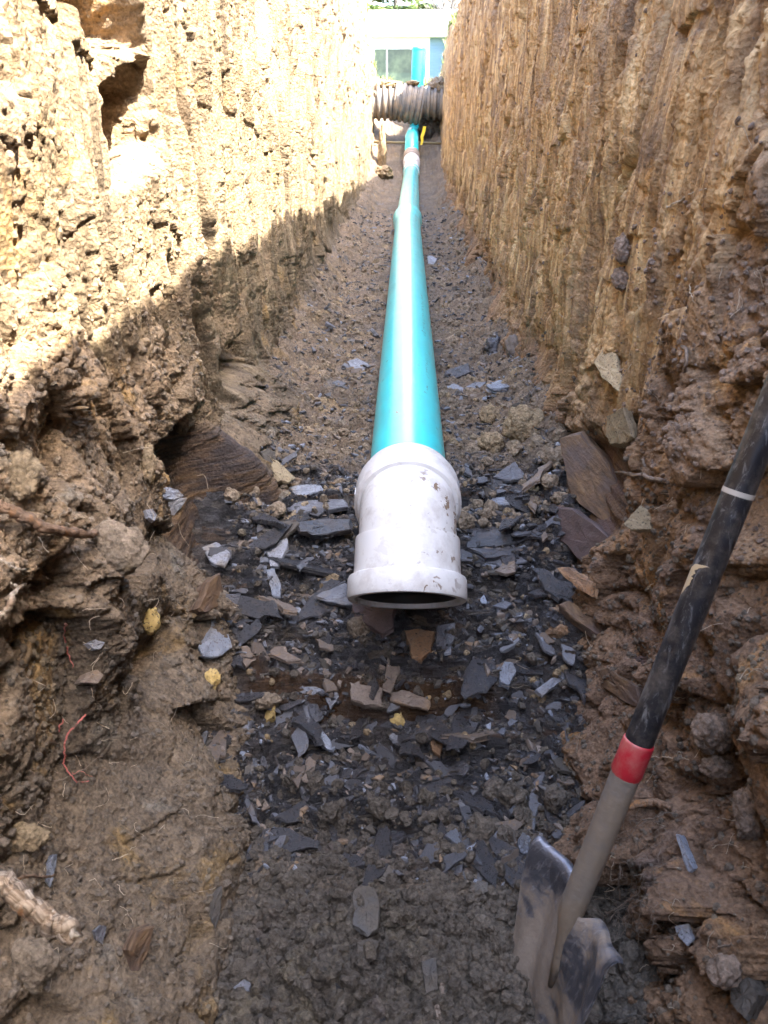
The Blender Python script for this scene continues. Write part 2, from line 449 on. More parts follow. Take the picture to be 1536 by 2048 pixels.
def mat_stone(name, c0, c1, c2, rough=0.5, spec=0.5, sc=40, speck=True):
    q = NT(name)
    oi = q.n('ShaderNodeObjectInfo')
    rnd = oi.outputs['Random']
    q.co = q.n('ShaderNodeVectorMath', {0: q.co, 1: oi.outputs['Location']}, operation='ADD').outputs[0]
    col = q.ramp(q.noise(sc, 5, rough=0.65), (0.35, c0), (0.65, c1))
    col = q.mix(q.ramp(q.noise(sc * .45, 4, dist=.5), (0.54, 0.0), (0.66, 0.8)), col, c2)
    if speck:
        col = q.mix(q.ramp(q.noise(260, 2), (0.60, 0.0), (0.64, 0.8)), col, (.06, .05, .04))
    v = q.math('ADD', q.math('MULTIPLY', rnd, 0.5), 0.75)
    col = q.mix(1.0, col, q.n('ShaderNodeCombineColor', {0: v, 1: v, 2: v}).outputs[0], 'MULTIPLY')
    nb = q.bump(q.noise(sc * 2.5, 5, rough=0.7), 0.55, 0.006)
    nb = q.bump(q.noise(300, 3), 0.4, 0.002, nb)
    return q.out(col, q.ramp(q.noise(25, 3), (0.35, rough - .1), (0.65, min(1, rough + .15))), nb, spec)
M['shale'] = mat_stone('grey_shale', (.075, .075, .083), (.125, .122, .13), (.10, .085, .07), 0.40)
M['shale_blue'] = mat_stone('blue_grey_shale', (.14, .15, .175), (.20, .21, .235), (.16, .15, .14), 0.38)
M['shale_dark'] = mat_stone('dark_shale', (.022, .021, .023), (.045, .042, .045), (.07, .052, .04), 0.32)
M['shale_pale'] = mat_stone('pale_shale', (.155, .155, .168), (.215, .215, .23), (.17, .14, .11), 0.42)
M['shale_brown'] = mat_stone('brown_shale', (.115, .085, .064), (.17, .13, .10), (.20, .12, .055), 0.6)
M['shale_muddy'] = mat_stone('muddy_shale', (.085, .071, .056), (.115, .097, .078), (.075, .072, .07), 0.75, 0.3)
M['maroon'] = mat_stone('maroon_rock', (.085, .055, .048), (.12, .080, .072), (.07, .050, .046), 0.6, 0.4, 22)
M['rust'] = mat_stone('rusty_rock', (.22, .115, .055), (.27, .165, .09), (.12, .09, .075), 0.75, 0.3)
M['bedrock'] = mat_stone('brown_bedrock', (.050, .030, .018), (.12, .068, .034), (.18, .10, .04), 0.6, 0.4, 30, False)
q = NT('brown_bedrock')
gr = q.scale((60, 9, 150), (R(8), 0, R(12)))
col = q.ramp(q.noise(1.0, 6, gr, .65, .4), (.32, (.040, .025, .016)), (.5, (.105, .062, .034)), (.68, (.19, .115, .055)))
col = q.mix(q.ramp(q.noise(16, 4), (.5, 0.0), (.65, .7)), col, (.085, .06, .052))
M['bedrock'] = q.out(col, .62, q.bump(q.noise(1.0, 6, gr, .7), .8, .006, q.bump(q.noise(120, 4), .5, .003)), .4)
M['tan'] = mat_stone('tan_rock', (.29, .22, .13), (.36, .28, .17), (.22, .17, .11), 0.85, 0.25)
M['ochre'] = mat_stone('yellow_clay', (.36, .245, .085), (.42, .30, .12), (.27, .20, .11), 0.9, 0.2)

def mat_clod(name, *c):
    q = NT(name)
    return q.out(soil_colour(q, *c), 0.95, crumb_bump(q), 0.25)
M['clod'] = mat_clod('loose_brown_soil', (.27, .205, .14), (.20, .155, .11), (.33, .25, .15), (.23, .20, .16))
M['clod_tan'] = mat_clod('loose_tan_soil', (.30, .225, .135), (.25, .18, .105), (.36, .25, .12), (.24, .20, .15))
M['clod_r'] = mat_clod('loose_reddish_soil', (.28, .20, .14), (.21, .16, .125), (.40, .25, .12), (.20, .165, .15))
M['clod_low'] = mat_clod('grey_low_crumbs', (.18, .14, .10), (.13, .105, .08), (.21, .16, .10), (.15, .13, .11))  # darker, greyer crumbs for the lower walls
M['clod_pit'] = mat_clod('damp_pit_soil', (.125, .102, .078), (.085, .070, .055), (.155, .125, .085), (.10, .076, .064))

def mat_pipe(name, c, mud, rough=0.3, print_band=False):
    q = NT(name)
    col = q.mix(q.ramp(q.noise(6, 4), (0.3, 0.0), (0.7, 1.0)), c, tuple(x * 0.88 for x in c))
    spot = q.ramp(q.noise(38, 5, rough=0.6, dist=0.4), (0.665 - mud * .04, 0.0), (0.70 - mud * .04, 1.0))
    spot = q.math('MULTIPLY', spot, q.ramp(q.noise(7, 3), (0.45, 0.15), (0.60, 1.0)))
    film = q.ramp(q.noise(14, 6, rough=0.7), (0.48, 0.0), (0.80, 0.30 * mud))
    f = q.math('MAXIMUM', spot, film)
    col = q.mix(f, col, (.20, .135, .085))
    scr = q.ramp(q.noise(9.0, 4, rough=0.6), (0.35, rough - .03), (0.7, rough + .05))
    if print_band:
        xyz = q.n('ShaderNodeSeparateXYZ', {0: q.co})
        band = q.math('MULTIPLY', q.math('GREATER_THAN', xyz.outputs[0], .046), q.math('LESS_THAN', xyz.outputs[0], .054))
        dots = q.ramp(q.noise(1.0, 2, q.scale((230, 120, 10))), (.52, 0.0), (.56, .55))
        col = q.mix(q.math('MULTIPLY', q.math('MULTIPLY', band, dots), q.ramp(q.noise(1.0, 1, q.scale((.1, 1.3, .1))), (.5, 0.0), (.52, 1.0))), col, (.02, .10, .11))
        scuff = q.math('MULTIPLY', q.ramp(q.noise(1.0, 4, q.scale((45, 14, 45), (0, 0, R(28))), .6, .8), (.63, 0.0), (.69, .5)), q.ramp(q.noise(2.4, 3), (.48, 0.0), (.62, 1.0)))
        col = q.mix(scuff, col, (.16, .30, .29))
        dust = q.ramp(q.noise(3.0, 6, rough=.7), (.50, 0.0), (.85, .22))
        col = q.mix(dust, col, (.22, .30, .27))
        f = q.math('MAXIMUM', f, q.math('MULTIPLY', q.math('MAXIMUM', scuff, dust), .6))
    rg = q.n('ShaderNodeMix', {0: f, 2: scr, 3: 0.85}).outputs[0]
    nb = q.bump(f, 0.3, 0.002)
    return q.out(col, rg, nb, 0.5)
M['green'] = mat_pipe('sea_green_pvc', (.002, .77, .81), 0.2, 0.34, True)
for _k, _v in (('Specular IOR Level', 1.0), ('Coat Weight', 1.0), ('Coat Roughness', .23), ('Coat IOR', 1.62)):
    M['green'].node_tree.nodes['Principled BSDF'].inputs[_k].default_value = _v
M['white'] = mat_pipe('white_pvc', (.72, .70, .67), 2.2, 0.36)
M['rubber_tan'] = mat_pipe('muddy_coupling', (.34, .27, .21), 1.0, 0.6)
M['riser'] = mat_pipe('sunlit_turquoise_pvc', (.002, .30, .36), 0.0, 0.5)  # darker copy of the pipe colour, offsetting overexposure in direct sun
q = NT('black_rubber'); M['black'] = q.out((.012, .012, .013), 0.5, q.bump(q.noise(60, 3), .2, .003))
q = NT('culvert_plastic')
col = q.mix(q.ramp(q.noise(9, 5, rough=.65), (.40, 0.0), (.60, 1.0)), (.095, .090, .086), (.20, .155, .11))
M['culvert'] = q.out(col, 0.7, q.bump(q.noise(60, 5), .5, .01), .4)

# shovel
q = NT('black_fibreglass')
v = q.n('ShaderNodeMapping', {'Vector': q.co, 'Scale': (140, 140, 6)}).outputs[0]
scr = q.ramp(q.noise(1.0, 5, v, .75, .8), (.54, 0.0), (.68, .75))
chip = q.ramp(q.noise(17, 4, dist=.6), (.665, 0.0), (.672, 1.0))
smear = q.ramp(q.noise(24, 7, rough=.75), (.48, 0.0), (.72, .75))
col = q.mix(scr, (.010, .011, .014), (.20, .20, .20))
col = q.mix(smear, col, (.13, .11, .09))
col = q.mix(chip, col, (.42, .33, .20))
M['fibre'] = q.out(col, q.ramp(q.noise(40, 3), (.35, .28), (.65, .5)), q.bump(chip, .4, .002), .5)
q = NT('red_collar')
col = q.mix(q.ramp(q.noise(22, 5, rough=.7), (.45, 0.0), (.75, .75)), (.40, .016, .028), (.42, .24, .19))
M['red'] = q.out(col, .42, q.bump(q.noise(50, 3), .1, .002))
q = NT('muddy_steel')
zz = q.n('ShaderNodeSeparateXYZ', {0: q.co}).outputs[2]
mud = q.ramp(q.math('ADD', q.noise(12, 7, rough=.72), q.math('MULTIPLY', q.math('ADD', zz, .10), -.9)), (.42, 0.0), (.52, 1.0))
scr = q.ramp(q.noise(1.0, 4, q.scale((30, 160, 30), (R(25), R(20), 0)), .6), (.55, 0.0), (.68, .6))
steel = q.mix(scr, (.16, .165, .19), (.50, .50, .53))
col = q.mix(mud, steel, q.mix(q.noise(45, 6, rough=.75), (.36, .30, .24), (.13, .10, .075)))
M['steel'] = q.out(col, q.n('ShaderNodeMix', {0: mud, 2: .38, 3: .85}).outputs[0], q.bump(q.noise(60, 6, rough=.7), .6, .004), .5,
                   Metallic=q.math('MULTIPLY', q.math('SUBTRACT', 1.0, mud), .75))
q = NT('muddy_socket')
mud = q.ramp(q.noise(9, 6, rough=.65), (.30, 0.0), (.55, 1.0))
col = q.mix(mud, (.12, .115, .11), q.mix(q.noise(40, 4), (.235, .185, .13), (.155, .122, .09)))
rib = q.noise(1.0, 5, q.scale((70, 70, 130), (R(30), R(30), 0)), .6)
M['socket'] = q.out(col, .8, q.bump(rib, .35, .003, q.bump(q.noise(70, 5), .4, .003)), .4)

# roots
def mat_root(name, c0, c1, c2):
    q = NT(name)
    gv = q.n('ShaderNodeAttribute', attribute_name='grain').outputs['Vector']
    fib = q.noise(2.6, 6, gv, .72, .3)
    col = q.ramp(fib, (.36, tuple(x * .45 for x in c0)), (.46, c0), (.60, c1))
    col = q.mix(q.ramp(q.noise(24, 5, rough=.65, dist=.6), (.54, 0.0), (.62, 1.0)), col, c2)
    col = q.mix(q.ramp(q.noise(60, 5, rough=.7), (.52, 0.0), (.66, .8)), col, (.13, .10, .075))
    return q.out(col, .85, q.bump(fib, .9, .003, q.bump(q.noise(200, 4, rough=.7), .6, .002)), .2)
M['root'] = mat_root('brown_root', (.19, .115, .07), (.27, .18, .115), (.36, .17, .06))
M['root_pale'] = mat_root('pale_root', (.50, .40, .28), (.60, .50, .38), (.40, .28, .18))
M['root_grey'] = mat_root('dusty_root', (.22, .17, .13), (.30, .235, .18), (.20, .14, .10))
M['root_pink'] = mat_root('pink_rootlet', (.55, .16, .13), (.62, .22, .19), (.50, .25, .18))
M['root_cut'] = mat_root('torn_root_wood', (.24, .16, .095), (.44, .33, .22), (.42, .17, .05))
M['root_strand'] = mat_root('torn_root_strand', (.22, .16, .11), (.52, .42, .31), (.34, .17, .07))

# ------------------------------------------------------------------ trench floor and walls
def axis(segs):
    out = []
    for a, b, f in segs:
        y = a
        while y < b:
            out.append(y); y += f(y)
    out.append(segs[-1][1])
    return np.array(out, np.float32)

ys = axis([(-1.6, .40, lambda y: .02), (.40, 1.8, lambda y: .0024), (1.8, 13.0, lambda y: .0034 * (y / 1.7) ** 1.75)])
xs = np.linspace(-.62, .62, 520).astype(np.float32)
X, Y = np.meshgrid(xs, ys)
Z, rockm, pitm = floor_h(X, Y)
seam = sstep(1.045, 1.07, Y) * (1 - sstep(1.10, 1.13, Y)) * sstep(-.30, -.26, X) * (1 - sstep(.14, .20, X))
me = np_mesh('trench_floor', np.stack([X, Y, Z], -1).reshape(-1, 3), grid_faces(*X.shape), True, {'rock': rockm, 'pit': pitm, 'seam': seam})
structure(link('trench_floor', me, M['floor']), 'earth and broken shale bottom of the trench under the pipe', 'trench floor')

wy = axis([(-1.6, .25, lambda y: .03), (.25, 1.25, lambda y: .0027), (1.25, 12.4, lambda y: .0027 * (y / 1.25) ** 1.45)])
wv = np.linspace(0, 1, 760).astype(np.float32)
for side, rim, mk, nm in ((-1, rim_l, 'wall_l', 'trench_wall_left'), (1, rim_r, 'wall_r', 'trench_wall_right')):
    VV, YY = np.meshgrid(wv, wy)
    z0 = np.minimum(zc(wy) - .12, .9)[:, None]
    ZZ = z0 + (rim(wy)[:, None] + 0.03 * fbm(wy * 3, wy * 0 + side, 3, 77)[:, None] - z0) * VV
    XX, rk, st = wall_x(side, YY, ZZ)
    top = sstep(0.97, 1.0, VV)
    XX = XX + side * 0.03 * top
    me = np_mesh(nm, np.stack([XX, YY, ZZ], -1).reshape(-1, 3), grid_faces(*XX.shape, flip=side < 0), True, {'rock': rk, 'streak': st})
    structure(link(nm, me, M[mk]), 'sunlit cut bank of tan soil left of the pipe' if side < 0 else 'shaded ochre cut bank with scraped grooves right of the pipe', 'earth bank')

# end of the trench behind the camera
gx, gz = np.meshgrid(np.linspace(-.6, .6, 60), np.linspace(-.5, 1.8, 110))
gy = -1.5 + .05 * fbm(gx * 5, gz * 5, 3, 91) + .03 * clods(gx, gz, .12, 92)
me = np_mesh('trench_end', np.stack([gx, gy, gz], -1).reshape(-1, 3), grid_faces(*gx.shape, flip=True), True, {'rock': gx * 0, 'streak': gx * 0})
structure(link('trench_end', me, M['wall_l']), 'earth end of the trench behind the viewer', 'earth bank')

# lawn either side and beyond
q = NT('lawn_ground')
col = q.ramp(q.noise(2.2, 6, rough=.65), (.35, (.095, .115, .030)), (.55, (.17, .17, .055)), (.7, (.26, .21, .11)))
M['lawn'] = q.out(col, .95, q.bump(q.noise(30, 6, rough=.7), .8, .05), .2)
gys = axis([(-14, 13.5, lambda y: .18), (13.5, 90, lambda y: .5)])
def ground_z(x, y, side):
    rim = rim_r(y) if side > 0 else rim_l(y)
    far = sstep(12.0, 24.0, y)
    z = rim * (1 - far) + 1.2 * far
    return z + (0.04 * fbm(x * .7, y * .7, 3, 95) + 0.12 * fbm(x * .12, y * .12, 2, 96) * sstep(1, 6, np.abs(x)))
V = []; Fs = []; n0 = 0
for side in (-1, 1):
    gxs = np.concatenate([np.linspace(.44, 1.6, 9), np.geomspace(1.9, 60, 22)])
    GX, GY = np.meshgrid(gxs, gys)
    wtop = half_width(GY, rim_r(GY) if side > 0 else rim_l(GY)) + .025
    GX = np.where(GY < 12.4, GX - .44 + wtop, GX - .44 + wtop * np.clip(1 - (GY - 12.4) / .6, 0, 1))
    GZ = ground_z(GX * side, GY, side)
    P = np.stack([GX * side, GY, GZ], -1).reshape(-1, 3)
    V.append(P); Fs.append(grid_faces(*GX.shape, flip=side < 0) + n0); n0 += len(P)
me = np_mesh('ground', np.concatenate(V), Fs, True)
structure(link('ground', me, M['lawn']), 'lawn above and beyond the trench', 'ground')

# ------------------------------------------------------------------ camera rays (to set stones on the surfaces where they lie)
CR = np.array(cam.rotation_euler.to_matrix())
def ray(px, py):
    d = CR @ np.array([(px - 768) / F, -(py - 1024) / F, -1.0])
    return d
def at(px, py, depth):
    return np.array([0, 0, CAMZ]) + ray(px, py) * depth
TS = np.concatenate([np.linspace(.35, 2.4, 330), np.linspace(2.41, 11.5, 330)])
def inside(T, d):
    P = np.array([0, 0, CAMZ]) + T[:, None] * d
    fz, _, _ = floor_h(P[:, 0], P[:, 1])
    wl, _, _ = wall_x(-1, P[:, 1], P[:, 2]); wr, _, _ = wall_x(1, P[:, 1], P[:, 2])
    below = P[:, 2] < fz; l = P[:, 0] < wl; r = P[:, 0] > wr
    return P, below | l | r, l, r
def hit(px, py):
    d = ray(px, py)
    k = int(np.argmax(inside(TS, d)[1]))
    T = np.linspace(TS[max(k - 1, 0)], TS[k], 24)
    P, any_, l, r = inside(T, d)
    k = int(np.argmax(any_))
    return P[k], ('left' if l[k] else 'right' if r[k] else 'floor'), T[k]

# ------------------------------------------------------------------ stones
def slab_mesh(name, P2, thick, seed=0, jag=0.032):
    """irregular flat stone from an outline in its own plane"""
    rg = np.random.default_rng(seed)
    P2 = np.asarray(P2, float)
    area = 0.5 * np.sum(P2[:, 0] * np.roll(P2[:, 1], -1) - P2[:, 1] * np.roll(P2[:, 0], -1))
    if area < 0: P2 = P2[::-1]
    size = np.ptp(P2, axis=0).max()
    pts = []
    for a, b in zip(P2, np.roll(P2, -1, axis=0)):
        L = np.linalg.norm(b - a); m = max(2, int(6 * L / size) + 1)
        nrm = np.array([b[1] - a[1], a[0] - b[0]]) / max(L, 1e-6)
        for k in range(m):
            t = k / m
            pts.append(a + (b - a) * t + nrm * (rg.normal() * jag * size * .35 if k else 0))
    O = np.array(pts); n = len(O); c = O.mean(0)
    rings = []
    lay = [(-.5, .90), (-.28, 1.0 + .03 * rg.normal()), (-.05, .97), (.18, 1.02), (.40, .985), (.5, .93)]
    warp = rg.normal(size=2) * .12 * thick / size
    tp = rg.normal(size=(len(lay), n)) * .02
    for i, (h, sc) in enumerate(lay):
        Q = c + (O - c) * (sc + tp[i])[:, None]
        zz = h * thick + (Q - c) @ warp * 6 + rg.normal(size=n) * min(thick, .012) * .04
        rings.append(np.column_stack([Q, zz]))
    for sc in (.60, .25):
        Q = c + (O - c) * sc
        rings.append(np.column_stack([Q, .5 * thick + (Q - c) @ warp * 6 + rg.normal(size=n) * min(thick, .010) * .06]))
    V = np.concatenate(rings + [np.array([[c[0], c[1], .5 * thick], [c[0], c[1], -.5 * thick]])])
    m = len(rings); k = np.arange(n); k2 = (k + 1) % n
    Fs = [grid_faces(m, n, wrap=True), np.stack([k + (m - 1) * n, k2 + (m - 1) * n, np.full(n, m * n)], -1), np.stack([k2, k, np.full(n, m * n + 1)], -1)]
    return np_mesh(name, V, Fs, False)

ico_cache = {}
def ico(sub):
    if sub not in ico_cache:
        import bmesh
        b = bmesh.new(); bmesh.ops.create_icosphere(b, subdivisions=sub, radius=1)
        ico_cache[sub] = (np.array([v.co for v in b.verts], np.float32), np.array([[v.index for v in f.verts] for f in b.faces]))
        b.free()
    return ico_cache[sub]

def lump_shape(sub, seed, rough=.35, facet=.5):
    V, Fc = ico(sub)
    rg = np.random.default_rng(seed)
    n = V / np.linalg.norm(V, axis=1)[:, None]
    r = np.ones(len(V))
    for k in range(9):                          # flat broken sides
        d = rg.normal(size=3); d /= np.linalg.norm(d)
        h = rg.uniform(.62, .95)
        p = n @ d
        r = np.where(p > .05, np.minimum(r, 1 * (1 - facet) + facet * np.where(p > .05, h / np.maximum(p, .05), 1)), r)
    s = seed * 3.1
    r = r * (1 + rough * (fbm(n[:, 0] * 2 + s, n[:, 1] * 2 + n[:, 2] * 1.3, 3, seed) + .6 * fbm(n[:, 2] * 5 + s, n[:, 0] * 5 - n[:, 1] * 3, 3, seed + 5)))
    return n * r[:, None], Fc

def basis(nrm):
    n = np.array(nrm, float); n /= np.linalg.norm(n)
    u = np.cross((0, 1, 0), n) if abs(n[1]) < .9 else np.cross((1, 0, 0), n)
    u /= np.linalg.norm(u)
    return u, np.cross(n, u), n

NRM = {'floor': (0, -.30, .95), 'left': (.80, -.35, .5), 'right': (-.80, -.35, .5)}
def put_slab(name, label, cat, poly, mat, thick=.012, nrm=None, lift=.35, seed=None, group=None):
    poly = np.array(poly, float); c = poly.mean(0)
    P, where, t = hit(*c)
    u, v, n = basis(nrm or NRM[where])
    P = P + n * thick * lift
    o0 = np.array([0, 0, CAMZ])
    Q = []
    for px, py in poly:
        d = ray(px, py); s = ((P - o0) @ n) / (d @ n)
        w = o0 + d * s - P
        Q.append((w @ u, w @ v))
    seed = seed if seed is not None else int(abs(c[0] * 7 + c[1]))
    ob = link(name, slab_mesh(name, Q, thick, seed), M[mat])
    ob.matrix_world = Matrix(np.column_stack([np.vstack([np.column_stack([u, v, n]), [0, 0, 0]]), [*P, 1]]).tolist())
    return tag(ob, label, cat, group)

def put_lump(name, label, cat, box, mat, depth=.8, sub=4, seed=None, rough=.35, sink=.25, group=None, facet=.5):
    """box: x0,y0,x1,y1 in the photograph; depth = thickness relative to width"""
    x0, y0, x1, y1 = box
    cx, cy = (x0 + x1) / 2, (y0 + y1) / 2
    P, where, t = hit(cx, cy)
    seed = seed if seed is not None else int(cx * 3 + cy)
    V, Fc = lump_shape(sub, seed, rough, facet)
    V = V / np.abs(V).max(0)
    rx, ry = (x1 - x0) / 2 / F * t, (y1 - y0) / 2 / F * t
    rt, up, bk = CR[:, 0], CR[:, 1], CR[:, 2]
    Wv = V[:, :1] * rx * rt + V[:, 1:2] * ry * up + V[:, 2:] * (rx + ry) / 2 * depth * bk
    nrm = np.array(NRM[where]); nrm = nrm / np.linalg.norm(nrm)
    ob = link(name, np_mesh(name, Wv, Fc, True), M[mat])
    ob.location = P + nrm * (rx + ry) / 2 * (.5 - sink)
    return tag(ob, label, cat, group)
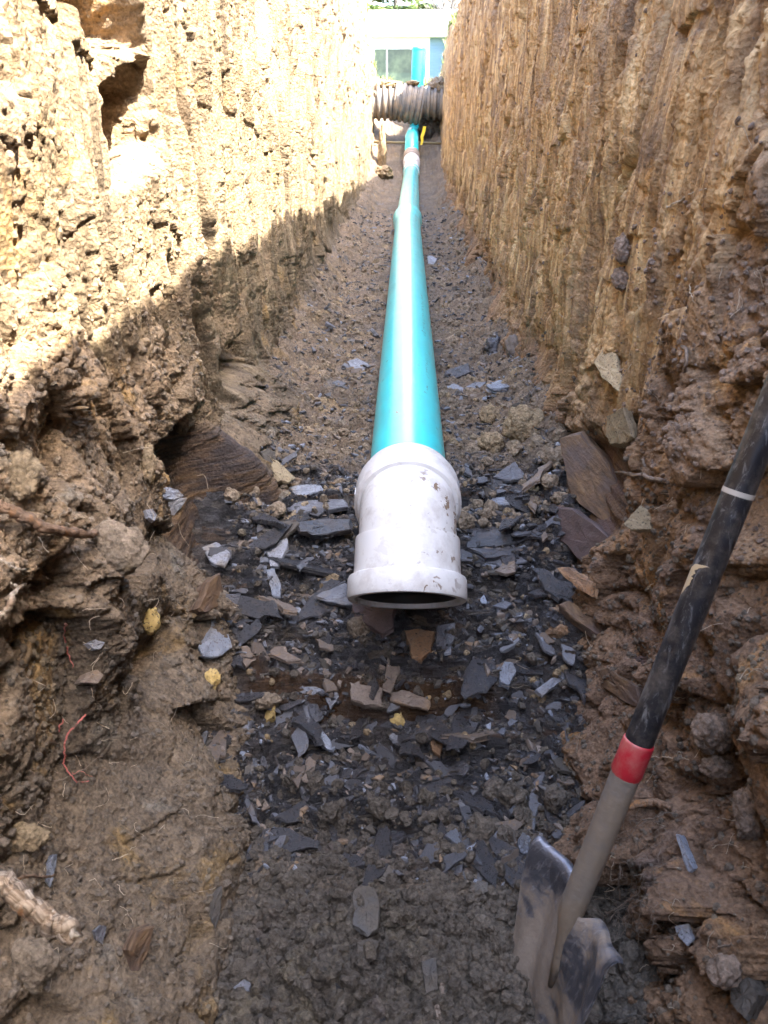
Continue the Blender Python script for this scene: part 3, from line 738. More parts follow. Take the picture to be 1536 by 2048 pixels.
# each row: name, label, category, outline in the photograph, material, thickness
SLABS = [
 ('slate_slab', 'large mauve grey slate slab jutting out under the mouth of the white elbow', 'slab', [(632,1199),(688,1170),(742,1176),(748,1202),(700,1214),(655,1208)], 'shale', .012),
 ('slate_slab', 'tall mauve slab hanging down below the left of the elbow mouth', 'slab', [(704,1196),(793,1200),(786,1262),(764,1274),(742,1255),(706,1238)], 'maroon', .016),
 ('sandstone_block', 'rusty brown five sided stone below the white elbow, beside a speckled grey one', 'stone', [(808,1263),(840,1258),(870,1264),(862,1312),(842,1332),(824,1324)], 'rust', .022),
 ('shale_plate', 'speckled grey plate touching the rusty five sided stone below the elbow', 'plate', [(874,1251),(910,1248),(909,1282),(886,1313),(869,1306)], 'shale', .012),
 ('shale_splinter', 'long narrow grey splinter standing upright beside the rusty five sided stone', 'splinter', [(776,1308),(803,1304),(800,1345),(783,1391),(765,1381),(772,1345)], 'shale_brown', .008),
 ('shale_splinter', 'broad grey bar lying slantwise under the upright splinter, on the rusty bedding seam', 'splinter', [(782,1379),(815,1382),(861,1405),(856,1423),(815,1414),(781,1404)], 'shale_brown', .010),
 ('sandstone_block', 'tan brown oblong stone with a grey right end below the rusty seam', 'stone', [(700,1373),(766,1378),(760,1414),(730,1415),(702,1407)], 'shale_brown', .020),
 ('shale_flake', 'thin blue grey curved flake lying over darker shards left of the tan oblong stone', 'flake', [(597,1374),(630,1374),(656,1385),(645,1398),(618,1388)], 'shale_blue', .007),
 ('shale_flake', 'small grey four cornered shard between the curved flake and the tan oblong stone', 'flake', [(650,1396),(672,1383),(679,1395),(661,1420)], 'shale', .007),
 ('shale_flake', 'dark strip of shale hanging below the thin curved blue grey flake', 'flake', [(616,1402),(630,1400),(648,1436),(633,1450),(620,1430)], 'shale_dark', .008),
 ('shale_flake', 'pale blue crescent shaped flake alone on the dirt below the seam', 'flake', [(607,1456),(622,1452),(642,1459),(660,1480),(669,1506),(655,1500),(636,1486),(616,1474)], 'shale_blue', .008),
 ('clay_block', 'squarish yellow clay block left of the pale blue crescent flake', 'block', [(527,1421),(553,1415),(552,1445),(530,1446)], 'ochre', .022),
 ('shale_plate', 'bluish egg shaped stone with dark spots right of the rusty bedding seam', 'stone', [(997,1347),(1008,1331),(1024,1333),(1032,1347),(1018,1371),(1000,1366)], 'shale_blue', .016),
 ('shale_splinter', 'pale grey bar shaped splinter pointing at the foot of the right bank', 'splinter', [(1071,1377),(1105,1357),(1136,1340),(1143,1352),(1115,1370),(1086,1391)], 'shale_pale', .009),
 ('shale_plate', 'dark rounded six sided plate in the dirt below the rusty stones', 'plate', [(888,1536),(905,1523),(926,1522),(939,1536),(930,1560),(902,1556)], 'shale_dark', .008),
 ('sandstone_block', 'small orange brown leaf shaped stone above the dark six sided plate', 'stone', [(860,1490),(874,1471),(887,1484),(880,1512),(864,1504)], 'rust', .012),
 ('shale_plate', 'purple grey slate with a pointed top right of the elbow collar', 'plate', [(985,962),(1008,940),(1030,922),(1052,955),(1020,966)], 'shale', .010),
 ('shale_flake', 'small purple flake lying just below the pointed purple slate', 'flake', [(1003,972),(1045,974),(1034,986),(1010,980)], 'shale', .006),
 ('shale_plate', 'wide bluish ledge plate under the pale round cobble right of the elbow', 'plate', [(975,1000),(1015,996),(1058,1006),(1010,1013),(985,1010)], 'shale_blue', .010),
 ('shale_flake', 'bright blue grey triangular flake leaning on a brown plate right of the elbow', 'flake', [(967,1131),(985,1122),(1011,1108),(1013,1119),(985,1143)], 'shale_blue', .008),
 ('shale_plate', 'speckled brown plate under the bright blue triangular flake', 'plate', [(989,1142),(1005,1128),(1029,1124),(1030,1150),(1010,1152)], 'shale_brown', .010),
 ('shale_flake', 'brown pointed triangle of shale standing right of the elbow mouth', 'flake', [(1078,1165),(1107,1143),(1105,1175),(1100,1195)], 'shale_brown', .008),
 ('shale_flake', 'flat grey kite shaped flake right of the elbow lip', 'flake', [(984,1212),(1008,1200),(1026,1208),(1010,1223)], 'shale', .007),
 ('sandstone_block', 'rusty red wedge of rock at the foot of the maroon slab in the right bank', 'stone', [(1130,1142),(1150,1138),(1188,1166),(1180,1192),(1158,1178)], 'rust', .022),
 ('bedrock_slab', 'smooth maroon rock slab sloping from the right bank to the trench bottom', 'slab', [(1108,1010),(1150,1018),(1225,1075),(1282,1150),(1250,1172),(1160,1120),(1112,1075)], 'maroon', .030),
 ('bedrock_slab', 'dark brown split rock face set in the foot of the right bank', 'slab', [(1140,885),(1180,872),(1228,930),(1262,1000),(1262,1062),(1215,1050),(1158,1000),(1150,950)], 'bedrock', .050),
 ('shale_plate', 'tan angular plate wedged between the brown rock face and the maroon slab', 'plate', [(1266,1058),(1290,1016),(1316,1036),(1300,1058),(1275,1066)], 'tan', .018),
 ('bedrock_slab', 'grainy brown plank of rock lying aslant right of the seam', 'slab', [(1118,1215),(1135,1205),(1215,1255),(1222,1285),(1190,1278),(1140,1240)], 'bedrock', .022),
 ('bedrock_slab', 'dark brown plank of rock below the grainy one, near the shovel handle', 'slab', [(1195,1340),(1220,1335),(1290,1378),(1300,1420),(1260,1408),(1205,1372)], 'bedrock', .024),
 ('shale_plate', 'black slate block against the right side of the green pipe', 'plate', [(890,742),(935,738),(942,752),(895,758)], 'shale_dark', .016),
 ('shale_plate', 'pale slate chip with a ragged edge right of the green pipe near its white elbow', 'plate', [(893,776),(908,771),(927,777),(922,790),(908,797)], 'shale_pale', .008),
 ('shale_plate', 'long pale slate chip pointing towards the largest tan clod', 'plate', [(928,778),(945,768),(975,765),(962,776),(938,783)], 'shale_pale', .008),
 ('sandstone_block', 'wide slate block with a tan broken face at the foot of the right bank', 'stone', [(972,779),(998,762),(1034,759),(1026,776),(1000,789),(980,788)], 'shale_blue', .022),
 ('shale_plate', 'bright split slate with an upturned end on the edge of the left undercut', 'plate', [(306,985),(330,976),(352,981),(366,993),(345,1002),(325,998)], 'shale_blue', .012),
 ('shale_plate', 'very pale slate with brown spots under the split slate in the left undercut', 'plate', [(315,1006),(345,1000),(364,1000),(356,1020),(345,1034),(330,1026)], 'shale_pale', .014),
 ('shale_flake', 'pale rounded slate scrap stuck in the tan soil beside the brown spotted slate', 'flake', [(285,1022),(305,1018),(315,1030),(306,1044),(290,1038)], 'shale_pale', .010),
 ('shale_plate', 'two toned plate, half rusty brown and half white, on the left shale slope', 'plate', [(400,1092),(432,1084),(461,1111),(450,1140),(424,1130)], 'shale_pale', .010),
 ('bedrock_slab', 'rusty layered rock lump above the largest blue grey plate on the left', 'slab', [(378,1222),(402,1168),(428,1150),(440,1190),(424,1218),(390,1232)], 'bedrock', .040),
 ('slate_slab', 'largest blue grey plate, spotted with dirt, at the foot of the left bank', 'slab', [(392,1292),(412,1276),(428,1226),(448,1238),(456,1298),(424,1318),(398,1314)], 'shale_blue', .016),
 ('shale_plate', 'flat light grey block above right of the largest blue grey plate', 'plate', [(438,1190),(476,1189),(472,1208),(440,1212)], 'shale', .012),
 ('shale_plate', 'light slate tooth pointing down between the left bank and the elbow', 'plate', [(530,1082),(574,1070),(576,1090),(558,1136),(542,1136)], 'shale_pale', .014),
 ('shale_flake', 'long bluish tongue of slate hanging below the light slate tooth', 'flake', [(532,1146),(550,1142),(562,1170),(560,1194),(545,1194)], 'shale_blue', .010),
 ('slate_slab', 'smooth olive grey shell of split stone left of the green pipe', 'slab', [(519,906),(535,897),(549,903),(552,930),(545,944),(528,932)], 'shale_muddy', .012),
 ('clay_block', 'buff yellow block leaning on the olive grey shell of stone', 'block', [(541,934),(553,912),(566,935),(578,962),(560,974),(544,968)], 'tan', .026),
 ('slate_slab', 'flat pale slate ledge left of the elbow collar, uppermost of the ledges', 'slab', [(553,988),(590,976),(640,974),(648,985),(610,994),(562,999)], 'shale_blue', .012),
 ('slate_slab', 'broad layered slate ledge just below the uppermost pale ledge', 'slab', [(560,1016),(620,1004),(690,1000),(698,1016),(650,1024),(576,1036)], 'shale', .014),
 ('slate_slab', 'dark slate ledge reaching under the elbow from the left', 'slab', [(590,1052),(640,1042),(702,1040),(704,1062),(640,1076),(600,1070)], 'shale_dark', .016),
 ('slate_slab', 'long dark slate ledge right of the elbow, black and wet', 'slab', [(930,1070),(990,1062),(1068,1072),(1050,1092),(985,1100),(932,1096)], 'shale_dark', .020),
 ('slate_slab', 'second dark wet ledge close below the long one right of the elbow', 'slab', [(935,1104),(1000,1100),(1050,1094),(1040,1112),(970,1122)], 'shale_dark', .014),
 ('shale_flake', 'pale slate flake alone on the trodden dirt left of the green pipe', 'flake', [(694,724),(714,717),(738,730),(722,748),(706,741)], 'shale_pale', .008),
 ('shale_flake', 'white slate flake peeping out from behind the green pipe on its right', 'flake', [(855,515),(864,514),(874,519),(868,529),(856,529)], 'shale_pale', .010),
 ('shale_flake', 'smaller pale flake between the big pale flake and the wall of the left bank', 'flake', [(664,764),(676,760),(692,770),(684,777),(670,773)], 'shale', .008),
 ('sandstone_block', 'pinkish stone with a grey edge stuck in the left bank', 'stone', [(153,1367),(168,1348),(190,1340),(200,1352),(186,1370)], 'shale_brown', .016),
 ('shale_flake', 'whitish flake stuck in the left bank above the pinkish stone', 'flake', [(173,1287),(188,1280),(204,1286),(198,1299),(186,1300)], 'shale_pale', .008),
 ('bedrock_slab', 'orange brown blade of rock standing upright low in the left bank', 'slab', [(248,1900),(262,1862),(296,1850),(290,1890),(272,1950),(262,1985),(256,1930)], 'bedrock', .018),
 ('shale_flake', 'grey flake beside the cut end of the thick torn root', 'flake', [(183,1862),(196,1850),(210,1852),(206,1890),(190,1880)], 'shale', .006),
 ('shale_plate', 'bluish sliver of stone behind the thick torn root', 'plate', [(80,1760),(104,1712),(118,1708),(108,1742),(92,1775)], 'shale_blue', .010),
 ('slate_slab', 'tall mud coated slab standing in the middle of the pit', 'slab', [(706,1784),(722,1770),(750,1778),(760,1810),(756,1866),(735,1880),(706,1858)], 'shale_muddy', .022),
 ('slate_slab', 'dark lower end of stone showing below the mud coated slab', 'slab', [(712,1890),(740,1878),(760,1884),(752,1908),(716,1926)], 'shale_muddy', .018),
 ('slate_slab', 'curved muddy stone arching over the top of the mud coated slab', 'slab', [(706,1744),(735,1724),(780,1735),(802,1768),(795,1784),(760,1768),(712,1766)], 'shale_muddy', .022),
 ('shale_plate', 'oblong muddy tile standing on edge right of the mud coated slab', 'plate', [(842,1926),(872,1918),(876,1980),(852,1988)], 'shale_muddy', .012),
 ('shale_plate', 'muddy stone with a flat top halfway between the pit slab and the shovel', 'plate', [(938,1784),(955,1760),(974,1766),(976,1790),(955,1800)], 'shale_muddy', .018),
 ('shale_plate', 'small blue grey upright stone at the top edge of the pit near the shovel', 'plate', [(1032,1690),(1044,1668),(1060,1674),(1058,1712),(1040,1710)], 'shale_blue', .014),
 ('shale_flake', 'pale grey flake at the top edge of the pit on the left', 'flake', [(543,1690),(560,1672),(574,1674),(566,1698),(550,1700)], 'shale', .008),
 ('slate_slab', 'thin slab standing on edge against the left bank of the pit', 'slab', [(414,1850),(428,1790),(440,1772),(438,1812),(424,1868)], 'shale_muddy', .012),
 ('shale_flake', 'pale pointed flake low in the pit on the left', 'flake', [(466,1978),(488,1958),(502,1968),(500,1984),(484,1988)], 'shale', .007),
 ('sandstone_block', 'tan flat faced stone set in the right bank above the squared one', 'stone', [(1198,730),(1222,698),(1242,712),(1252,770),(1246,790),(1212,760)], 'tan', .030),
 ('sandstone_block', 'squared tan stone with a crack in the right bank', 'stone', [(1212,872),(1226,838),(1272,826),(1276,880),(1250,890),(1214,886)], 'tan', .030),
 ('shale_splinter', 'long bluish splinter sticking out of the right bank near the roots', 'splinter', [(1352,1668),(1362,1670),(1396,1738),(1386,1748),(1370,1720)], 'shale_blue', .012),
 ('shale_flake', 'small pale blue flake under the long bluish splinter in the right bank', 'flake', [(1354,1852),(1372,1848),(1386,1880),(1380,1892),(1364,1874)], 'shale_pale', .007),
 ('shale_plate', 'pale bluish stone face in the lowest corner of the right bank', 'plate', [(1470,1960),(1500,1950),(1530,1990),(1512,2040),(1476,2006)], 'shale_muddy', .025),
 ('shale_flake', 'mauve bar of shale peeping out behind the shovel handle', 'flake', [(1266,1318),(1284,1312),(1302,1316),(1300,1330),(1268,1330)], 'maroon', .010),
]
LUMPS = [
 ('clay_lump', 'bright yellow clay lump on the edge of the left bank', 'clay', (282, 1214, 320, 1272), 'ochre', .5),
 ('soil_clod', 'largest tan clod at the foot of the right bank, flat fronted', 'clod', (1002,812,1092,905), 'clod_tan', .7),
 ('soil_clod', 'tall tan clod between the largest tan clod and the green pipe', 'clod', (956,810,1006,872), 'clod_tan', .8),
 ('soil_clod', 'wide tan clod just below the tall one, near the elbow collar', 'clod', (950,868,1012,920), 'clod_tan', .7),
 ('soil_clod', 'dark squarish clod below the largest tan clod', 'clod', (1078,895,1138,950), 'clod', .8),
 ('cobble', 'pale rounded cobble right of the elbow', 'cobble', (1046,966,1082,998), 'tan', .8),
 ('soil_clod', 'crumbly olive clod, left one of a pair right of the elbow', 'clod', (942,998,970,1026), 'clod', .8),
 ('soil_clod', 'crumbly brown clod, right one of a pair right of the elbow', 'clod', (966,1000,998,1046), 'clod', .8),
 ('soil_clod', 'small pale clod right of the crumbly pair', 'clod', (1004,1016,1024,1040), 'clod_tan', .8),
 ('soil_clod', 'brown crumbly clod below the left corner of the elbow mouth', 'clod', (690,1234,746,1288), 'clod', .8),
 ('soil_clod', 'yellow brown clod tucked under the left side of the elbow', 'clod', (643,1146,688,1180), 'clod_tan', .8),
 ('soil_clod', 'ochre clod below the tan oblong stone', 'clod', (778,1426,812,1460), 'ochre', .8),
 ('soil_clod', 'ochre stone lump beside the largest blue grey plate', 'clod', (404,1336,438,1384), 'ochre', .8),
 ('soil_clod', 'loose grey brown clod pile left of the yellow clay block', 'clod', (498,1386,566,1424), 'clod', .8),
 ('soil_clod', 'dark angular clod in the heap where the floor meets the right bank', 'clod', (965,672,1010,722), 'shale_dark', .8),
 ('soil_clod', 'broken dark rock resting on the heap at the foot of the right bank', 'clod', (1008,668,1050,730), 'shale_brown', .8),
 ('cobble', 'rounded grey cobble streaked with orange in the right bank', 'cobble', (1222,530,1272,584), 'clod_r', .5),
 ('cobble', 'long tan stone above the orange streaked cobble in the right bank', 'cobble', (1228,464,1264,530), 'clod_r', .7),
 ('soil_clod', 'big pale brown clod in the right bank beside the red collar', 'clod', (1382,1418,1480,1510), 'clod_r', .7),
 ('soil_clod', 'brown clod jutting from the right bank below the big pale one', 'clod', (1400,1510,1470,1560), 'clod_r', .7),
 ('soil_clod', 'rounded lump of soil at the right edge above the long bluish splinter', 'clod', (1468,1570,1536,1690), 'clod_r', .7),
 ('soil_clod', 'smooth faced brown clod low in the right bank', 'clod', (1416,1906,1490,1980), 'clod_r', .7),
 ('soil_clod', 'mossy brown clod beside the right corner of the shovel blade', 'clod', (1232,1880,1290,1960), 'clod_pit', .7),
 ('soil_clod', 'grey clod hanging from the lip of the left undercut', 'clod', (338,800,388,872), 'clod', .7),
 ('soil_clod', 'upright tan slab of soil at the edge of the left undercut', 'clod', (268,886,312,972), 'clod_tan', .6),
 ('soil_clod', 'big jutting clod of the left bank below the curved brown root', 'clod', (150,1040,300,1165), 'clod', .5),
 ('soil_clod', 'tan block of soil above the curved brown root', 'clod', (0,900,80,1010), 'clod_tan', .5),
 ('soil_clod', 'yellow spotted clod jutting from the left bank above the thick torn root', 'clod', (-10,1640,100,1710), 'clod_tan', .5),
 ('soil_clod', 'grey cracked clod under the thick torn root', 'clod', (-10,1866,115,1985), 'clod', .5),
]
for row in SLABS:
    put_slab(*row, lift=.05 if row[4] in ('bedrock', 'maroon') else .75 if row[5] < .011 else .45)
for row in LUMPS:
    put_lump(*row, sink=.42 if 'bank' in row[1] or 'undercut' in row[1] else .25)

# ------------------------------------------------------------------ loose chips one can count, zone by zone
def chip_templates(n, seed):
    out = []
    for i in range(n):
        rg = np.random.default_rng(seed + i)
        k = rg.integers(4, 7)
        a = np.sort(rg.uniform(0, 2 * math.pi, k) * .35 + np.arange(k) / k * 2 * math.pi)
        r = rg.uniform(.65, 1.1, k)
        el = rg.uniform(.45, .9)
        out.append(np.column_stack([np.cos(a) * r, np.sin(a) * r * el]))
    return out
chips = [slab_mesh('shale_chip', p * .5, .16 + .05 * (i % 3), 900 + i, .08) for i, p in enumerate(chip_templates(14, 40))]
chip_mats = ['shale', 'shale_blue', 'shale_dark', 'shale_brown', 'shale_muddy', 'shale', 'shale_pale', 'shale_dark', 'shale_brown', 'shale_muddy', 'shale', 'shale_brown', 'shale_dark', 'shale_muddy']
for me, mk in zip(chips, chip_mats):
    me.materials.append(M[mk])
ZONES = [
 (130, -.31, .31, .78, 1.22, .030, .065, 'loose shale chip on the broken rock slope below the elbow, one of many', 'shale chips on the rock slope'),
 (60, -.38, .38, 1.22, 1.62, .030, .075, 'loose shale chip on the ledges either side of the elbow, one of many', 'shale chips on the ledges'),
 (60, -.36, .36, 1.65, 2.6, .025, .060, 'loose shale chip trodden into the dirt beside the nearest stretch of green pipe', 'shale chips beside the pipe'),
 (50, -.34, .34, 2.6, 5.5, .035, .085, 'pale chip of shale on the trench bottom along the distant stretch of pipe', 'shale chips along the far floor'),
 (38, -.27, .20, .50, .78, .016, .040, 'muddy stone chip lying in the crumbly soil of the pit, one of many', 'stone chips in the pit'),
]
def floor_normal(x, y):
    e = .03
    a = floor_h(np.array([x - e, x + e, x, x]), np.array([y, y, y - e, y + e]), False)[0]
    n = np.array([-(a[1] - a[0]) / (2 * e), -(a[3] - a[2]) / (2 * e), 1.0])
    return n / np.linalg.norm(n)
rz = np.random.default_rng(5)
for n, x0, x1, y0, y1, s0, s1, lab, grp in ZONES:
    k = 0
    while k < n:
        x, y = rz.uniform(x0, x1), rz.uniform(y0, y1)
        if abs(x) < .105 and y > 1.05: continue
        z = float(floor_h(np.array([x]), np.array([y]))[0][0])
        s = s0 + (s1 - s0) * rz.random() ** 2
        nrm = Vector(floor_normal(x, y)) + Vector(rz.normal(size=3) * .30)
        q = nrm.to_track_quat('Z', 'Y') @ __import__('mathutils').Quaternion((0, 0, 1), rz.uniform(0, 6.28))
        me = chips[rz.integers(len(chips))]
        o = bpy.data.objects.new('shale_chip', me); COL.objects.link(o)
        o.location = (x, y, z + s * rz.uniform(-.07, .04)); o.rotation_mode = 'QUATERNION'; o.rotation_quaternion = q
        o.scale = (s, s * rz.uniform(.7, 1.0), s * rz.uniform(.5, 1.0))
        tag(o, lab, 'chip', grp)
        k += 1

# broken edges of bedded slate still lying in place, long side across the trench
ledges = []
for i in range(10):
    rgl = np.random.default_rng(500 + i)
    a = np.sort(rgl.uniform(0, 2 * math.pi, 9)); r = rgl.uniform(.7, 1.1, 9)
    ledges.append(slab_mesh('slate_ledge', np.column_stack([np.cos(a) * r * .5 + np.sin(a) * .12, np.sin(a) * r * .15]), .060, 950 + i, .085))
    ledges[-1].materials.append(M[('shale_dark', 'shale', 'shale_dark', 'shale_dark', 'shale_brown')[i % 5]])
k = 0
while k < 200:
    x, y = rz.uniform(-.34, .34), rz.uniform(.78, 1.66)
    if abs(x) < .12 and y > 1.1: continue
    z = float(floor_h(np.array([x]), np.array([y]))[0][0])
    s = .045 + .14 * rz.random() ** 1.6
    nrm = Vector((0, -.12, 1)) + Vector(rz.normal(size=3) * .20)
    q = nrm.to_track_quat('Z', 'Y')
    o = bpy.data.objects.new('slate_ledge', ledges[rz.integers(10)]); COL.objects.link(o)
    o.location = (x, y, z + s * rz.uniform(-.03, .02)); o.rotation_mode = 'QUATERNION'
    o.rotation_quaternion = q @ __import__('mathutils').Quaternion((0, 0, 1), rz.normal() * .30 + math.pi * rz.integers(2))
    o.scale = (s, s * rz.uniform(.8, 1.3), s * rz.uniform(.7, 1.2))
    tag(o, 'dark wet slate ledge bedded across the rock slope under the elbow, one of many', 'ledge', 'slate ledges bedded across the slope')
    k += 1

# ------------------------------------------------------------------ rubble and crumbs nobody could count
def rand_rot(n, tilt, rg, base=None):
    """rotation matrices: spin about z, then a random tilt"""
    a = rg.uniform(0, 2 * math.pi, n); b = rg.normal(size=n) * tilt; c = rg.normal(size=n) * tilt
    ca, sa, cb, sb, cc, sc = np.cos(a), np.sin(a), np.cos(b), np.sin(b), np.cos(c), np.sin(c)
    z = np.zeros(n); o = np.ones(n)
    Rz = np.stack([np.stack([ca, -sa, z], -1), np.stack([sa, ca, z], -1), np.stack([z, z, o], -1)], -2)
    Rx = np.stack([np.stack([o, z, z], -1), np.stack([z, cb, -sb], -1), np.stack([z, sb, cb], -1)], -2)
    Ry = np.stack([np.stack([cc, z, sc], -1), np.stack([z, o, z], -1), np.stack([-sc, z, cc], -1)], -2)
    return Rx @ Ry @ Rz
def scatter(name, P, size, rots, temps, mat, label, smooth=False, squash=1.0):
    rg = np.random.default_rng(len(P))
    which = rg.integers(len(temps), size=len(P))
    Vs, Fs, n0 = [], [], 0
    for t, (V, Fc) in enumerate(temps):
        ix = np.nonzero(which == t)[0]
        if not len(ix): continue
        sc = size[ix][:, None] * np.column_stack([np.ones(len(ix)), rg.uniform(.6, 1, len(ix)), np.full(len(ix), squash) * rg.uniform(.7, 1.2, len(ix))])
        W = np.einsum('nij,nvj->nvi', rots[ix], V[None] * sc[:, None, :]) + P[ix][:, None, :]
        Vs.append(W.reshape(-1, 3))
        Fs.append((Fc[None] + (np.arange(len(ix)) * len(V))[:, None, None] + n0).reshape(-1, Fc.shape[1]))
        n0 += W.shape[0] * W.shape[1]
    o = link(name, np_mesh(name, np.concatenate(Vs), Fs, smooth), M[mat])
    o['kind'] = 'stuff'
    if label: o['label'] = label; o['category'] = 'rubble'
    return o
def prism(p):
    n = len(p); k = np.arange(n); k2 = (k + 1) % n
    V = np.concatenate([np.column_stack([p * .92, np.full(n, -.12)]), np.column_stack([p, np.full(n, .04)]), np.column_stack([p * .85, np.full(n, .12)]), [[0, 0, .14]]])
    F = [np.stack([k, k2, k2 + n], -1), np.stack([k, k2 + n, k + n], -1), np.stack([k + n, k2 + n, k2 + 2 * n], -1), np.stack([k + n, k2 + 2 * n, k + 2 * n], -1), np.stack([k + 2 * n, k2 + 2 * n, np.full(n, 3 * n)], -1)]
    return V.astype(np.float32), np.concatenate(F)
flat_t = [prism(p * .5) for p in chip_templates(16, 300)]
lump_t = [lump_shape(2, 700 + i, .22, .95) for i in range(12)]
rg = np.random.default_rng(23)
def floor_scatter(n, x0, x1, y0, y1, p):
    x = rg.uniform(x0, x1, n); y = y0 + (y1 - y0) * rg.random(n) ** p
    keep = ~((np.abs(x) < .085) & (y > 1.2))
    x, y = x[keep], y[keep]
    z = floor_h(x, y)[0]
    return np.column_stack([x, y, z])
def sizes(n, a, b, p=2.5): return a + (b - a) * rg.random(n) ** p
for mk, n in (('shale', 1200), ('shale_dark', 2600), ('shale_brown', 1200), ('shale_blue', 380), ('shale_muddy', 1300)):
    P = np.concatenate([floor_scatter(n, -.36, .36, .76, 1.65, 1.0), floor_scatter(int(n * .9), -.40, .40, 1.6, 6.5, 2.2)])
    s = sizes(len(P), .006, .036, 3.2) * (1 + .12 * np.maximum(P[:, 1] - 1.6, 0))
    scatter('shale_rubble', P + [0, 0, .002], s, rand_rot(len(P), .35, rg), flat_t, mk, 'fine broken shale strewn over the rock slope and floor')
for mk, n, y0, y1, pw in (('clod_pit', 5200, .42, .88, 1.0), ('clod', 2400, 1.45, 5.0, 2.0), ('clod_tan', 350, 1.0, 3.0, 1.5), ('clod_pit', 1500, .85, 1.5, 1.0)):
    P = floor_scatter(n, -.36, .36, y0, y1, pw)
    s = sizes(len(P), .0030, .013, 3.2) * (1 + .15 * np.maximum(P[:, 1] - 1.6, 0))
    scatter('soil_crumbs', P, s, rand_rot(len(P), 1.0, rg), lump_t, mk, 'loose crumbs of soil on the trench bottom')
def wall_scatter(side, n, y0, y1, z0, z1, p):
    y = y0 + (y1 - y0) * rg.random(n) ** p; z = rg.uniform(z0, z1, n)
    x, rk, st = wall_x(side, y, z)
    keep = (rk < .3) & (z > zc(y) - .02) & (rg.random(n) > st * .75)
    return np.column_stack([x, y, z])[keep]
P = np.concatenate([floor_scatter(320, -.30, .28, .45, .95, 1.0), floor_scatter(420, -.42, .42, 1.45, 5.5, 2.0)])
for mk, part in (('clod_pit', P[P[:, 1] < 1.0]), ('clod', P[P[:, 1] >= 1.0])):
    scatter('soil_crumbs', part, sizes(len(part), .008, .024, 2.2), rand_rot(len(part), 1.0, rg), [lump_shape(3, 800 + i, .45, .95) for i in range(10)], mk, 'larger crumbled lumps of soil on the trench bottom')
for side, mk, nm in ((-1, 'clod', 'left'), (1, 'clod_r', 'right')):
    P = np.concatenate([wall_scatter(side, 7000, .30, 1.5, -.28, .6, 1.0), wall_scatter(side, 3500, .7, 4.0, -.05, 1.0, 1.8)])
    for mat_, part in (('clod_low', P[P[:, 2] < .22]), (mk, P[P[:, 2] >= .22])):
        scatter('soil_crumbs', part, sizes(len(part), .002, .0068, 2.5), rand_rot(len(part), 1.0, rg), lump_t, mat_, 'crumbs of soil clinging to the cut bank')
# ------------------------------------------------------------------ sewer pipe
PR, PZ = .0795, .087
def shell(prof_out, prof_in):
    return prof_out + prof_in[::-1] + [prof_out[0]]
# first length: barrel from the elbow to its bell
t = thing('sewer_pipe', 'long glossy green sewer pipe lying along the near trench bottom', 'pipe', (.010, 1.33, 0))
m = MB(); m.lathe((0, 0, PZ), (0, 1, 0), [(d, PR) for d in np.linspace(0, 3.86, 24)], 64)
m.build('barrel', M['green'], t, True)
m = MB(); m.lathe((0, 3.86, PZ), (0, 1, 0), shell([(0, PR), (.05, PR + .004), (.10, .0925), (.26, .0925), (.275, .0965), (.30, .0965), (.315, .0935), (.33, .093)], [(.2, PR + .0015), (.33, PR + .0015)]), 64)
m.build('bell', M['green'], t, angle=40)
# second length
t = thing('sewer_pipe', 'second green sewer pipe beyond the first bell joint', 'pipe', (.013, 5.6, 0))
a0, a1 = Vector((0, 0, PZ)), Vector((.038, 3.62, PZ + .025))
A = a1 - a0
m = MB(); m.lathe(a0, A, [(d, PR) for d in np.linspace(0, A.length, 16)], 48)
m.build('barrel', M['green'], t, True)
m = MB(); m.lathe(a1 - A.normalized() * .02, A, shell([(0, PR), (.06, .0925), (.18, .0925), (.185, .095), (.22, .095)], [(.1, PR + .002), (.22, PR + .002)]), 48)
m.build('bell', M['green'], t, angle=40)

# fitting swept along a bent centre line
def bend(p0, d0, d1, straight0, rad, straight1, n=12):
    d0 = np.array(d0, float); d1 = np.array(d1, float)
    d0 /= np.linalg.norm(d0); d1 /= np.linalg.norm(d1)
    th = math.acos(d0 @ d1)
    u = d1 - d0 * (d0 @ d1); u /= np.linalg.norm(u)
    c = np.array(p0) + d0 * straight0
    P = []
    for k in range(n + 1):
        a = th * k / n
        P.append(c + d0 * rad * math.sin(a) + u * rad * (1 - math.cos(a)))
    return P, P[-1], d1, c
t = thing('pipe_elbow', 'white bell ended elbow, smeared with mud, on the near end of the green pipe', 'elbow', (.010, 1.40, 0))
C0 = np.array((0, -.028, PZ)); d0 = np.array((0, -1.0, 0)); ang = R(47); d1 = np.array((0, -math.cos(ang), -math.sin(ang)))
P, e, _, c = bend(C0 + d0 * .095, d0, d1, 0, .100, .0)
m = MB(); m.tube(P, [.0885] * len(P), 64, cap=False, up=(1, 0, 0)); m.build('body', M['white'], t, True)
m = MB(); m.lathe(C0, d0, shell([(0, .083), (.0, .0915), (.004, .0945), (.014, .0955), (.0165, .0900), (.0235, .0900), (.0255, .0985), (.030, .1010), (.084, .1010), (.0865, .0985), (.093, .0950), (.0945, .0886)], [(.0, .081), (.11, .081)]), 72)
m.build('collar', M['white'], t, angle=32)
m = MB(); m.lathe(e - d1 * .012, d1, shell([(0, .0884), (.006, .0884), (.0065, .0935), (.010, .0945), (.068, .0955), (.074, .0962), (.078, .1040), (.083, .1062), (.113, .1066), (.118, .1045)], [(.0, .080), (.035, .0815), (.060, .0820), (.066, .0900), (.108, .0915), (.118, .0940)]), 80)
m.build('mouth_hub', M['white'], t, angle=32)
m = MB(); m.lathe(e + d1 * .070, d1, shell([(0, .0898), (.028, .0898)], [(0, .0825), (.010, .0795), (.016, .0795), (.028, .086)]), 64)
